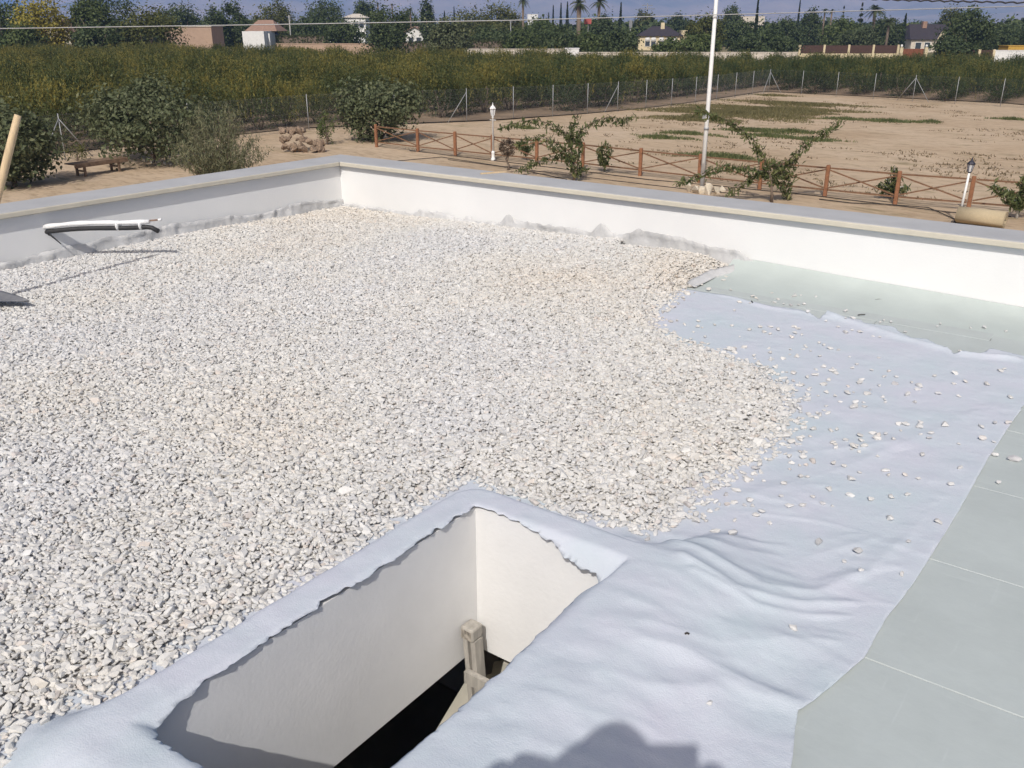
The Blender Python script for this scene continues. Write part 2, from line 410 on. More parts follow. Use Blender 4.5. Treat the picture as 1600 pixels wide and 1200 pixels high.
nb = nz(3.5, 6, (0.5, 1.6, 1), 0.7); rb = ramp(nt, [(0.36, (0.72, 0.70, 0.66)), (0.5, (1, 1, 1)), (0.7, (1.08, 1.06, 1.03))]); nt.links.new(nb.outputs['Fac'], rb.inputs['Fac'])
c1 = mixc(1.0, ra.outputs['Color'], rb.outputs['Color'], 'MULTIPLY')
# dry weed stubble in the field
nc = nz(0.75, 6, (0.45, 1.5, 1), 0.72); rc = ramp(nt, [(0.57, (0, 0, 0)), (0.70, (1, 1, 1))]); nt.links.new(nc.outputs['Fac'], rc.inputs['Fac'])
c2 = mixc(rc.outputs['Color'], c1, (0.26, 0.21, 0.12))
# farther land: dry scrub and green plots
ln = nt.nodes.new('ShaderNodeVectorMath'); ln.operation = 'LENGTH'; nt.links.new(g.outputs['Position'], ln.inputs[0])
mr = nt.nodes.new('ShaderNodeMapRange'); mr.inputs['From Min'].default_value = 105; mr.inputs['From Max'].default_value = 170; nt.links.new(ln.outputs['Value'], mr.inputs['Value'])
nd = nz(0.012, 4); rd = ramp(nt, [(0.35, (0.08, 0.09, 0.035)), (0.5, (0.14, 0.13, 0.06)), (0.7, (0.27, 0.21, 0.13))]); nt.links.new(nd.outputs['Fac'], rd.inputs['Fac'])
c3 = mixc(mr.outputs[0], c2, rd.outputs['Color'])
nt.links.new(c3, b.inputs['Base Color'])
bp = nt.nodes.new('ShaderNodeBump'); bp.inputs['Strength'].default_value = 0.5; bp.inputs['Distance'].default_value = 0.05
nt.links.new(nb.outputs['Fac'], bp.inputs['Height']); nt.links.new(bp.outputs['Normal'], b.inputs['Normal'])
tag(np_obj('ground', np.stack([gx, gy, gzv], -1).reshape(-1, 3), quads, m, smooth=True), kind='structure')

# darker worked soil of the orchard, a sheet just above the ground
M['soil'] = mat('orchard_soil', (0.23, 0.165, 0.11), 0.95, 0.3, 0.6)
na_, nr_ = 220, 60
A = np.linspace(math.radians(-62), math.radians(62), na_); Rr = np.linspace(3600, 7400, nr_)
aa, rr = np.meshgrid(A, Rr, indexing='ij')
fx = np.sin(aa) * rr; fy = np.cos(aa) * rr
wx = CR[0] * fx + FWD[0] * fy; wy = CR[1] * fx + FWD[1] * fy
t = (rr - 3600) / 3800
prof = np.interp(t, [0, 0.06, 0.25, 0.5, 0.75, 1.0], [0, 0.03, 0.22, 0.62, 0.95, 0.7])
rid = 1 - np.abs(fbm(wx / 900, wy / 900, 5, 21)) * 3.2
mh = GZ - 1 + prof * (330 + 150 * np.sin(aa * 3.1 + 0.6) + 420 * fbm(aa * 5 + 7, rr * 0 + 1.5, 3, 9)) * np.clip(0.35 + 0.65 * rid, 0.2, 1.1)
mh = np.maximum(mh, GZ - 1)
ii = np.arange(na_ * nr_).reshape(na_, nr_)
q = np.stack([ii[:-1, :-1], ii[1:, :-1], ii[1:, 1:], ii[:-1, 1:]], -1).reshape(-1, 4)
M['mountain'] = mat('mountain_scrub', (0.50, 0.37, 0.28), 0.95, 0.2, 0.0016, col2=(0.10, 0.105, 0.075), detail=8)
MOUNT_TOP = float(mh.max())
tag(np_obj('mountains', np.stack([wx, wy, mh], -1).reshape(-1, 3), q, M['mountain'], smooth=True), kind='structure')

# ------------------------------------------------------------------ the house under the roof
XL, YF, XR, YB = -6.405, 5.975, 6.4, -7.5               # inner faces of the four parapets
HX0, HX1, HY0, HY1 = -1.69, -1.095, 0.80, 2.09           # roof hatch opening
house = thing('flat_roof_house', 'white house with the flat gravel roof, grey coping and open hatch in the foreground', 'house', (0, 0, GZ))
def hpart(mb, name, mt, parent=None):
    mb.v = [(x, y, z - GZ) for x, y, z in mb.v]
    return mb.build(name, mt, parent or house)
TW = 0.28
mb = MB()                                               # roof slab with a hole for the hatch
ox0, ox1, oy0, oy1 = HX0 - 0.085, HX1 + 0.085, HY0 - 0.085, HY1 + 0.085
mb.b2((XL - TW, YB - TW, -0.48), (ox0, YF + TW, -0.045)); mb.b2((ox1, YB - TW, -0.48), (XR + TW, YF + TW, -0.045))
mb.b2((ox0, YB - TW, -0.48), (ox1, oy0, -0.045)); mb.b2((ox0, oy1, -0.48), (ox1, YF + TW, -0.045))
deck = hpart(mb, 'roof_deck', M['concrete'])
for lo, hi in (((XL - TW, YB - TW), (XL, YF + TW)), ((XR, YB - TW), (XR + TW, YF + TW)), ((XL, YF), (XR, YF + TW)), ((XL, YB - TW), (XR, YB))):
    hpart(MB().b2((lo[0], lo[1], -0.043), (hi[0], hi[1], 0.386)), 'parapet', M['plaster'])
    mb = MB(); a0, a1 = (lo[0] + 0.002, lo[1] + 0.002), (hi[0] - 0.002, hi[1] - 0.002)
    if hi[1] < 0 and hi[0] > 0 and lo[0] < 0:              # unseen wall behind the photographer: three window holes added to light the room
        xs_ = [a0[0], -4.6, -2.8, -1.6, 0.2, 1.6, 3.4, a1[0]]
        for k_ in range(7):
            if k_ % 2 == 0: mb.b2((xs_[k_], a0[1], GZ - 0.3), (xs_[k_ + 1], a1[1], -0.482))
            else:
                mb.b2((xs_[k_], a0[1], GZ - 0.3), (xs_[k_ + 1], a1[1], GZ + 0.9)); mb.b2((xs_[k_], a0[1], -0.95), (xs_[k_ + 1], a1[1], -0.482))
    else: mb.b2((*a0, GZ - 0.3), (*a1, -0.482))
    hpart(mb, 'wall', M['plaster'])
def coping(lo, hi, lip_lo, lip_hi):
    c = hpart(MB().b2((*lo, 0.386), (*hi, 0.430)), 'coping', M['coping'])
    bv = c.modifiers.new('bevel', 'BEVEL'); bv.width = 0.006; bv.segments = 2
    l = hpart(MB().b2((*lip_lo, 0.389), (*lip_hi, 0.4265)), 'coping_lip', M['coping_lip'], house)
    l.parent = c
    bv = l.modifiers.new('bevel', 'BEVEL'); bv.width = 0.008; bv.segments = 2
coping((XL - TW - 0.045, YB - TW - 0.045), (XL + 0.035, YF + TW + 0.045), (XL + 0.0352, YB, ), (XL + 0.047, YF - 0.0472))
coping((XL + 0.0352, YF - 0.035), (XR + TW + 0.045, YF + TW + 0.045), (XL + 0.0474, YF - 0.047), (XR, YF - 0.0352))
coping((XR - 0.035, YB - TW - 0.045), (XR + TW + 0.045, YF - 0.0475), (XR - 0.047, YB + .05), (XR - 0.0352, YF - 0.0478))
coping((XL + 0.0476, YB - TW - 0.045), (XR - 0.0474, YB + 0.035), (XL + 0.06, YB + 0.0352), (XR - 0.06, YB + 0.047))
# hatch shaft
for lo, hi in (((ox0, oy0), (HX0, oy1)), ((HX1, oy0), (ox1, oy1)), ((HX0, HY1), (HX1, oy1)), ((HX0, oy0), (HX1, HY0))):
    hpart(MB().b2((lo[0], lo[1], -0.505), (hi[0], hi[1], 0.078)), 'hatch_wall', M['hatch'])
# the room under the hatch
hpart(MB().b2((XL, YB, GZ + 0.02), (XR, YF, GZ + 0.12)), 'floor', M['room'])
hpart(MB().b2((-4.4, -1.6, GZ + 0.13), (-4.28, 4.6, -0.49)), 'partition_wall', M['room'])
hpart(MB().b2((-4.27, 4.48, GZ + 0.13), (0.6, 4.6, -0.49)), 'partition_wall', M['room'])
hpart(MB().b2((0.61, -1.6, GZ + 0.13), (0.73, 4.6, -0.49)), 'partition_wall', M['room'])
lz = -0.75  # height of an added slab, raised until sun through the hatch strikes it
pl = [onz(*p, lz) for p in ((678, 1146), (726, 1066), (768, 1052), (772, 1034), (930, 1000), (930, 1240), (688, 1240))]
mb = MB(); n = len(pl)
mb.add([(p[0], p[1], lz) for p in pl] + [(p[0], p[1], lz - 0.16) for p in pl], [tuple(range(n - 1, -1, -1)), tuple(range(n, 2 * n))] + [(i, (i + 1) % n, n + (i + 1) % n, n + i) for i in range(n)])
hpart(mb, 'sun_patch_slab', M['sun_patch'])
hpart(MB().b2((-2.3, 2.75, GZ + 0.12), (-2.1, 2.95, lz - 0.16)), 'sun_patch_post', M['concrete'])  # post added to carry the sun-catching slab
# insulation boards, 1.25 x 0.62 m, laid with open joints
for r in range(-6, 6):
    y0 = 2.18 + r * 0.625; y1 = min(y0 + 0.6238, YF - 0.004)
    if y0 > YF - 0.1: continue
    for c in range(-3, 4):
        x0 = -1.24 - 0.02 * (r % 2) + c * 1.25 + (0.62 if r % 2 else 0.0)
        if x0 > 3.4 or x0 < -4.2: continue
        x1 = x0 + 1.2475
        if x0 < ox1 and x1 > ox0 and y0 < oy1 and y1 > oy0:
            segs = []                                     # board cut round the hatch
            if x0 < ox0 - .03: segs.append((x0, ox0 - 0.004))
            if x1 > ox1 + .03: segs.append((ox1 + 0.004, x1))
        else: segs = [(x0, x1)]
        for a, bb in segs:
            dz = random.uniform(-0.0015, 0.0015)
            o = hpart(MB().b2((a, y0, -0.043), (bb, y1, dz)), 'insulation_board', M['xps'], house)
            o.parent = deck
            bv = o.modifiers.new('bevel', 'BEVEL'); bv.width = 0.0018; bv.segments = 1
# soft cove of sealing mat where the boards meet the far parapet
mb = MB(); vs = []; fs = []
xs = np.linspace(-2.42, 3.4, 110)
for i, x in enumerate(xs):
    top = 0.055 * np.interp(x, [-3, -2.2, -1.3, -0.5, 3], [1.4, 1.25, 0.8, 0.5, 0.4]) + 0.004 + 0.006 * float(fbm(x * 3, 1, 2))
    for k, (yy, zz) in enumerate(((YF - 0.62, -0.003), (YF - 0.40, 0.07 * top + .003), (YF - 0.22, 0.24 * top + .003), (YF - 0.09, 0.55 * top + .003), (YF - 0.003, top + .006))):
        vs.append((x, yy, zz))
for i in range(len(xs) - 1):
    for k in range(4): fs.append((i * 5 + k, (i + 1) * 5 + k, (i + 1) * 5 + k + 1, i * 5 + k + 1))
mb.add(vs, fs, True)
M['cove'] = mat('pale_green_sealing', (0.47, 0.52, 0.50), 0.7, 0.06, 3, 0.1, 30)
hpart(mb, 'cove', M['cove'])

# ------------------------------------------------------------------ fleece sheet
def W(pts, z): return [tuple(onz(x, y, z)[:2]) for x, y in pts]
FL = W([(1225, 1290), (1237, 1190), (1246, 1113), (1256, 1109), (1300, 1072), (1350, 1028), (1385, 965), (1408, 938), (1435, 900), (1455, 868), (1500, 795),
        (1545, 715), (1580, 662), (1610, 620), (1640, 585), (1650, 572), (1600, 557), (1550, 545), (1530, 553), (1490, 554), (1450, 530), (1425, 528),
        (1405, 519), (1397, 511), (1350, 505), (1332, 489), (1305, 484), (1280, 500), (1250, 484), (1200, 478), (1165, 470), (1130, 461), (1100, 452),
        (1085, 441), (1066, 438), (1030, 455)], 0.004) + [(-3.6, 4.6), (-3.6, -1.6), (-0.55, -1.6)]
RIDGES = [([(985, 845), (1080, 885), (1190, 925), (1280, 925), (1360, 890), (1420, 835), (1470, 775)], 0.026, 0.045),
          ([(1040, 855), (1150, 868), (1270, 868), (1370, 840)], 0.012, 0.035),
          ([(1060, 905), (1150, 940), (1240, 945), (1330, 940), (1420, 945)], 0.022, 0.028),
          ([(1080, 925), (1180, 958), (1260, 962), (1380, 960)], 0.014, 0.02),
          ([(1000, 1035), (1070, 1040), (1150, 1065), (1250, 1096)], 0.020, 0.035),
          ([(1010, 1010), (1130, 1020), (1240, 1000), (1330, 1000)], 0.012, 0.04),
          ([(940, 1085), (1030, 1095), (1120, 1085)], 0.012, 0.05),
          ([(1300, 905), (1420, 880), (1440, 850)], 0.015, 0.03),
          ([(1020, 830), (1120, 845), (1240, 850)], 0.010, 0.05),
          ([(1150, 715), (1260, 705), (1400, 690)], 0.009, 0.05),
          ([(1180, 770), (1300, 735), (1420, 690), (1530, 640)], 0.010, 0.07),
          ([(1290, 490), (1400, 525), (1500, 552), (1590, 560)], 0.045, 0.04),
          ([(1110, 455), (1200, 480), (1290, 495)], 0.022, 0.035)]
def seg_d(px, py, poly):
    d = np.full(np.shape(px), 1e9)
    for (ax, ay), (bx, by) in zip(poly[:-1], poly[1:]):
        ex, ey = bx - ax, by - ay
        t = np.clip(((px - ax) * ex + (py - ay) * ey) / (ex * ex + ey * ey), 0, 1)
        d = np.minimum(d, np.hypot(px - ax - t * ex, py - ay - t * ey))
    return d
RW = [(W(p, 0.01), h, w) for p, h, w in RIDGES]
def rect_sd(x, y):
    dx = np.maximum(HX0 - x, x - HX1); dy = np.maximum(HY0 - y, y - HY1)
    return np.where((dx > 0) & (dy > 0), np.hypot(dx, dy), np.maximum(dx, dy))
def sstep(a, b_, x):
    t = np.clip((x - a) / (b_ - a), 0, 1); return t * t * (3 - 2 * t)
def fleece_z(x, y):
    x = np.asarray(x, float); y = np.asarray(y, float)
    s = rect_sd(x, y)
    right = sstep(HX1 - 0.05, HX1 + 0.15, x); near = sstep(HY0 + 0.1, HY0 - 0.15, y)
    w = 0.10 + 0.40 * right + 0.16 * near * (1 - right)
    z = 0.092 * (1 - sstep(0.09, 0.09 + w, s))
    lip = sstep(HX0 + 0.12, HX1 - 0.05, x) * sstep(HY1 - 0.22, HY1 - 0.02, y)
    z = np.where(s < 0, 0.092 + s * (0.45 + 0.9 * lip) - 6 * s * s, z)
    z = z + 0.012 * fbm(x * 3.1, y * 3.1, 3, 3) * (1 + 0.8 * right) + 0.008 * fbm(x * 11, y * 11, 3, 4) + 0.0065 * (0.5 - np.abs(fbm(x * 2.2 + y * 3.5, y * 7.5 - x * 3, 3, 6)) * 4) * right * sstep(3.6, 2.6, y)
    wob = 0.02 * fbm(x * 5, y * 5, 2, 8)
    for p, h, wd in RW:
        d = seg_d(x + wob, y + wob, p) / wd
        z = z + 0.62 * h * (1 - 0.65 * sstep(-0.55, -0.42, x)) * (0.55 * np.exp(-d * d) + 0.6 * np.exp(-np.abs(d) * 2.2)) * (0.75 + 0.8 * fbm(x * 4, y * 4, 2, 15))
    return np.maximum(z, 0.0) + 0.006
def fleece_sd(x, y):
    o = poly_sd(x, y, FL) + np.where(y > 4.3, 0.02, 0.004) * fbm(x * 30, y * 30, 3, 12)
    lip = sstep(HX0 + 0.12, HX1 - 0.05, x) * sstep(HY1 - 0.22, HY1 - 0.02, y)
    hole = -(rect_sd(x, y) + 0.007 + lip * (0.022 + 0.06 * fbm(x * 16, y * 3, 2, 37)) + 0.034 * fbm(x * 5, y * 5, 3, 31) + 0.034 * np.abs(fbm(x * 20, y * 20, 2, 33)) + 0.05 * np.maximum(0, np.abs(fbm(x * 34, y * 34, 1, 36)) - 0.12) + 0.02 * fbm(x * 60, y * 60, 1, 35) + 0.035 * sstep(1.45, 2.05, y) * sstep(HX1 - 0.2, HX1 - 0.02, x) + 0.05 * np.exp(-((x - HX0) / 0.07) ** 2 - ((y - HY0) / 0.09) ** 2))
    return np.maximum(o, hole)
def sheet(name, x0, x1, y0, y1, h, mt, parent=None):
    nx = int((x1 - x0) / h) + 1; ny = int((y1 - y0) / h) + 1
    X, Y = np.meshgrid(np.linspace(x0, x1, nx), np.linspace(y0, y1, ny), indexing='ij')
    sd = fleece_sd(X, Y)
    I = np.arange(nx * ny).reshape(nx, ny)
    q = np.stack([I[:-1, :-1], I[1:, :-1], I[1:, 1:], I[:-1, 1:]], -1).reshape(-1, 4)
    T = np.concatenate([q[:, [0, 1, 2]], q[:, [0, 2, 3]]])
    P2 = np.stack([X.ravel(), Y.ravel()], -1); S = sd.ravel().copy(); S[np.abs(S) < 1e-5] = 1e-5
    ins = S[T] < 0; cnt_ = ins.sum(1)
    out = [T[cnt_ == 3]]; newp = []; edge_id = {}
    def cut(a, b_):                                       # point where the cut line crosses an edge of the grid
        key = (a, b_) if a < b_ else (b_, a)
        if key not in edge_id:
            a_, c_ = key; u = min(0.97, max(0.03, S[a_] / (S[a_] - S[c_])))
            newp.append(P2[a_] + (P2[c_] - P2[a_]) * u); edge_id[key] = nx * ny + len(newp) - 1
        return edge_id[key]
    extra = []
    for t_, m_ in zip(T[(cnt_ == 1) | (cnt_ == 2)].tolist(), ins[(cnt_ == 1) | (cnt_ == 2)].tolist()):
        k_ = m_.index(True) if sum(m_) == 1 else m_.index(False)
        a, b_, c_ = t_[k_], t_[(k_ + 1) % 3], t_[(k_ + 2) % 3]
        ab, ac = cut(a, b_), cut(a, c_)
        if sum(m_) == 1: extra.append((a, ab, ac))
        else: extra += [(ab, b_, c_), (ab, c_, ac)]
    q = np.concatenate(out + [np.array(extra)])
    P2 = np.concatenate([P2, np.array(newp)])
    used = np.unique(q); rm = np.full(len(P2), -1); rm[used] = np.arange(len(used))
    P2 = P2[used]; V = np.column_stack([P2, fleece_z(P2[:, 0], P2[:, 1])])
    o = np_obj(name, V, rm[q], mt, parent, smooth=True)
    so = o.modifiers.new('solid', 'SOLIDIFY'); so.thickness = 0.0028; so.offset = -1
    return o
fleece = sheet('fleece_sheet', -3.2, 0.0, 0.1, 5.25, 0.0118, M['fleece'])
tag(fleece, 'pale bluish fleece sheet wrinkled over the boards and around the hatch rim', 'fleece')

# fleece edges that stick up between gravel and parapets
def upstand(p0, p1, nrm, n, hfun, seed):
    vs = []; fs = []
    p0 = np.array(p0); p1 = np.array(p1); nrm = np.array(nrm)
    K = 6
    Ld = np.linalg.norm(p1 - p0)
    for i in range(n):
        t = i / (n - 1); c = p0 + (p1 - p0) * t; s = t * Ld
        top = hfun(s)
        off = 0.012 + 0.05 * max(0, float(value_noise(s * 5.0, 0.3, seed)) - 0.35) + 0.05 * max(0, top) * float(value_noise(s * 9, 7.3, seed))
        for k in range(K):
            u = k / (K - 1)
            z = -0.03 + (top + 0.03 + 0.018 * float(fbm(s * 34, u * 3, 2, seed + 9))) * u
            fold = 0.055 * float(fbm(s * 19 + u * 0.9, u * 2.5, 3, seed + 3))
            d = 0.008 + off * (1 - 0.75 * u) + fold * (0.4 + u) * 0.7
            if u > 0.95: d += 0.35 * max(0, top - 0.06) * (float(value_noise(s * 6, 2.2, seed)) - 0.1)
            q = c + nrm * max(d, 0.004)
            vs.append((q[0], q[1], z))
    for i in range(n - 1):
        for k in range(K - 1): fs.append((i * K + k, (i + 1) * K + k, (i + 1) * K + k + 1, i * K + k + 1))
    o = MB().add(vs, fs, True).build('upstand', M['dirty_fleece'], fleece)
    so = o.modifiers.new('solid', 'SOLIDIFY'); so.thickness = 0.003; so.offset = 0
def h_left(s):      # s measured from the corner towards the viewer
    b0 = 0.065 + 0.13 * max(0, float(value_noise(s * 2.1, 0.5, 41)) - 0.28) + 0.05 * max(0, float(value_noise(s * 7, 0.5, 43)) - 0.5)
    return b0 * float(np.interp(s, [0, 0.25, 2.2, 2.6, 6, 9], [1, 0.8, 1.0, 1.1, 1.5, 1.0])) + 0.012
def h_far(s):
    a = max(0, float(value_noise(s * 2.4, 0.5, 57)) - 0.36) * 0.12 + 0.20 * max(0, float(value_noise(s * 9, 0.5, 58)) - 0.58) + 0.03 * float(fbm(s * 22, .3, 2, 59))
    return (a + float(np.interp(s, [0, 1.6, 2.4, 3.6, 4.1], [0.025, 0.055, 0.105, 0.14, 0.13]))) * float(np.interp(s, [0, 4.02, 4.2], [1, 1, 0.25]))
upstand((XL, YF), (XL, -3.0), (1, 0), 520, h_left, 61)
upstand((XL, YF), (-2.19, YF), (0, -1), 330, h_far, 62)
# the turned-up corner of the fleece beside the far parapet
fa = [onz(*p, 0.05)[:2] for p in ((1192, 405), (1170, 412), (1140, 419), (1115, 424), (1098, 432), (1080, 440))]
vs = []; fs = []
path = []
for a, bb in zip(fa[:-1], fa[1:]):
    for t in np.linspace(0, 1, 10, endpoint=False): path.append(a + (bb - a) * t)
for i, c in enumerate(path):
    t = i / len(path); hgt_ = 0.014 + 0.024 * math.sin(math.pi * min(1, t * 0.98 + 0.02)) * (1 - 0.5 * t) + 0.02 * float(fbm(i * 0.35, 1, 3, 3))
    for k in range(7):
        u = k / 6; bulge = 0.018 * math.sin(math.pi * u)
        vs.append((c[0] + 0.02 + bulge - 0.075 * u, c[1] - bulge + 0.035 * u, 0.010 + hgt_ * u ** 0.8))
for i in range(len(path) - 1):
    for k in range(6): fs.append((i * 7 + k, (i + 1) * 7 + k, (i + 1) * 7 + k + 1, i * 7 + k + 1))
o = MB().add(vs, fs, True).build('turned_up_corner', M['dirty_fleece'], fleece)
so = o.modifiers.new('solid', 'SOLIDIFY'); so.thickness = 0.004

# ------------------------------------------------------------------ gravel
GP = W([(0, 1192), (38, 1152), (28, 1130), (84, 1110), (130, 1085), (180, 1078), (250, 1030), (400, 945), (560, 850), (680, 770), (733, 742), (800, 765), (900, 800), (1012, 827),
        (1052, 814), (1085, 770), (1120, 735), (1185, 700), (1232, 655), (1238, 605), (1190, 567), (1120, 542), (1050, 522), (1015, 500), (1038, 462),
        (1082, 434), (1112, 426), (1140, 418), (1172, 410), (1192, 402)], 0.04) + [(-2.3, YF - 0.02), (XL + 0.02, YF - 0.02), (XL + 0.02, -2.0), (-2.5, -2.0), (-2.2, 0.2)]
def gravel_z(x, y):
    sd = poly_sd(x, y, GP)
    full = 0.050 + 0.035 * fbm(x * 0.9, y * 0.9, 2, 71) + 0.014 * fbm(x * 4, y * 4, 2, 72)
    full = full + 0.065 * np.exp(-((x + 2.9) / 0.8) ** 2 - ((y - 5.9) / 0.8) ** 2) - 0.045 * np.exp(-((x + 6.3) / 1.1) ** 2 - ((y - 5.9) / 1.1) ** 2)
    full = full + 0.03 * np.exp(-((x + 1.9) / 0.35) ** 2 - ((y - 2.9) / 0.5) ** 2)
    wall = np.minimum(np.abs(x - XL), np.abs(y - YF))
    rim = sstep(0.02, -0.20, sd)
    rim = np.where((x < -5.9) | ((y > 5.5) & (x < -3.3)), np.maximum(rim, sstep(0, 0.3, 0.6 - wall) * (sd < 0.0)), rim)
    return sd, full * rim
def scatter(sp, seed):
    rg = np.random.default_rng(seed)
    xs = np.arange(XL, -0.4, sp); ys = np.arange(-1.8, YF, sp * 0.87)
    X, Y = np.meshgrid(xs, ys); X = X + (np.arange(len(ys))[:, None] % 2) * sp * 0.5
    X = (X + rg.uniform(-0.36, 0.36, X.shape) * sp).ravel(); Y = (Y + rg.uniform(-0.36, 0.36, Y.shape) * sp).ravel()
    # leave out what lies behind the photographer's left shoulder
    k = (X * CR[0] + Y * CR[1]) > -0.78 * (X * FWD[0] + Y * FWD[1]) - 1.0
    return X[k], Y[k], rg
pts = []; scl = []; rot = []; var = []
for layer, sp in ((0, 0.019), (1, 0.0154)):
    X, Y, rg = scatter(sp, 100 + layer)
    sd, gzz = gravel_z(X, Y)
    pf = 0.09 + 0.06 * fbm(X * 1.3, Y * 1.3, 2, 90)
    prob = np.where(sd < 0, np.clip(0.55 + (-sd) * 6, 0, 1), 0.62 * np.exp(-sd / np.maximum(pf * 0.42, 0.018)))
    # stones do not lie on the raised hatch rim
    prob = np.where((rect_sd(X, Y) < 0.16), 0, prob)
    prob = np.where((sd > 0) & (rect_sd(X, Y) < 0.45) , prob * 0.12, prob)
    prob = np.where((X < XL + 0.012) | (Y > YF - 0.012), 0, prob)
    prob = np.where((sd > 0.03) & (Y > 5.2), prob * 0.4, prob)
    k = rg.random(len(X)) < prob * (1.0 if layer else 0.97)
    X, Y, sd, gzz = X[k], Y[k], sd[k], gzz[k]
    s = np.clip(rg.lognormal(math.log(0.0096), 0.30, len(X)), 0.005, 0.020)
    bigg = rg.random(len(X)) < 0.05; s = np.where(bigg, s * 1.3, s)
    fz = fleece_z(X, Y)
    if layer == 0:
        kk = gzz > 0.018; X, Y, sd, gzz, s, fz = X[kk], Y[kk], sd[kk], gzz[kk], s[kk], fz[kk]
        Z = gzz - 0.010 + rg.normal(0, 0.003, len(X))
    else:
        Z = np.maximum(gzz, fz + s * 0.45) + np.where(sd < -0.05, rg.normal(0, 0.0032, len(X)), 0)
    pts.append(np.stack([X, Y, Z], -1)); scl.append(s); var.append(rg.integers(0, 10, len(X)))
    tl = np.where(sd < -0.04, 0.27, 0.12)
    rot.append(np.stack([rg.normal(0, 1, len(X)) * tl, rg.normal(0, 1, len(X)) * tl, rg.uniform(0, 6.283, len(X))], -1))
pts = np.concatenate(pts); scl = np.concatenate(scl); rot = np.concatenate(rot); var = np.concatenate(var)
print('gravel stones', len(pts))
def rock_mesh(name, seed, mt, n=16, sq=(1.25, 0.95, 0.68), smooth=False):
    rg = np.random.default_rng(seed)
    p = rg.normal(0, 1, (n, 3)); p /= np.linalg.norm(p, axis=1)[:, None]
    p *= rg.uniform(0.82, 1.12, (n, 1)); p = p * np.array(sq) * rg.uniform(0.82, 1.2, 3)
    bm = bmesh.new()
    for v in p: bm.verts.new(v)
    r = bmesh.ops.convex_hull(bm, input=bm.verts)
    junk = [e for e in r['geom_interior'] if isinstance(e, bmesh.types.BMVert)]
    bmesh.ops.delete(bm, geom=junk, context='VERTS')
    bmesh.ops.recalc_face_normals(bm, faces=bm.faces)
    me = bpy.data.meshes.new(name); bm.to_mesh(me); bm.free()
    me.materials.append(mt)
    return me
stone_meshes = [rock_mesh('stone_chip', 300 + i, M['stone']) for i in range(10)]
stone_src = [bpy.data.objects.new('stone_chip', me) for me in stone_meshes]     # only referenced by the gravel's node tree
def instancer(name, pts, scl, rot, var, sources, label, cat, parent=None):
    me = bpy.data.meshes.new(name); me.vertices.add(len(pts)); me.vertices.foreach_set('co', np.asarray(pts, np.float32).ravel())
    a = me.attributes.new('s', 'FLOAT', 'POINT'); a.data.foreach_set('value', np.asarray(scl, np.float32))
    a = me.attributes.new('r', 'FLOAT_VECTOR', 'POINT'); a.data.foreach_set('vector', np.asarray(rot, np.float32).ravel())
    a = me.attributes.new('k', 'INT', 'POINT'); a.data.foreach_set('value', np.asarray(var, np.int32))
    o = link(bpy.data.objects.new(name, me), parent)
    ng = bpy.data.node_groups.new(name, 'GeometryNodeTree')
    ng.interface.new_socket('Geometry', in_out='INPUT', socket_type='NodeSocketGeometry')
    ng.interface.new_socket('Geometry', in_out='OUTPUT', socket_type='NodeSocketGeometry')
    N = ng.nodes; gi = N.new('NodeGroupInput'); go = N.new('NodeGroupOutput')
    j = N.new('GeometryNodeGeometryToInstance')
    for src in reversed(sources):
        oi = N.new('GeometryNodeObjectInfo'); oi.inputs['Object'].default_value = src; oi.inputs['As Instance'].default_value = False
        ng.links.new(oi.outputs['Geometry'], j.inputs[0])
    ip = N.new('GeometryNodeInstanceOnPoints'); ip.inputs['Pick Instance'].default_value = True
    ng.links.new(gi.outputs[0], ip.inputs['Points']); ng.links.new(j.outputs[0], ip.inputs['Instance'])
    def at(nm, ty, sock, ci):
        n = N.new('GeometryNodeInputNamedAttribute'); n.data_type = ty; n.inputs['Name'].default_value = nm
        ng.links.new(n.outputs['Attribute'], ip.inputs[sock])
    at('k', 'INT', 'Instance Index', 0); at('s', 'FLOAT', 'Scale', 0)
    n = N.new('GeometryNodeInputNamedAttribute'); n.data_type = 'FLOAT_VECTOR'; n.inputs['Name'].default_value = 'r'
    e = N.new('FunctionNodeEulerToRotation'); ng.links.new(n.outputs['Attribute'], e.inputs[0]); ng.links.new(e.outputs[0], ip.inputs['Rotation'])
    ng.links.new(ip.outputs[0], go.inputs[0])
    md = o.modifiers.new('scatter', 'NODES'); md.node_group = ng
    tag(o, label, cat, kind='stuff')
    return o
gravel = instancer('gravel', pts, scl, rot, var, stone_src, 'pale limestone gravel spread over the flat roof up to the parapets', 'gravel')
# the packed lower stones under the top layers
h = 0.04
X, Y = np.meshgrid(np.arange(XL + 0.01, -0.9, h), np.arange(-1.9, YF, h), indexing='ij')
sd, gzz = gravel_z(X, Y)
I = np.arange(X.size).reshape(X.shape)
q = np.stack([I[:-1, :-1], I[1:, :-1], I[1:, 1:], I[:-1, 1:]], -1).reshape(-1, 4)
q = q[((sd.ravel()[q] < -0.06) & (rect_sd(X, Y).ravel()[q] > 0.24)).all(1)]
used = np.unique(q); rm = np.full(X.size, -1); rm[used] = np.arange(len(used))
V = np.stack([X, Y, gzz - 0.013], -1).reshape(-1, 3)[used]
tag(np_obj('gravel_bed', V, rm[q], M['stone_bed'], gravel, smooth=True), kind='stuff')

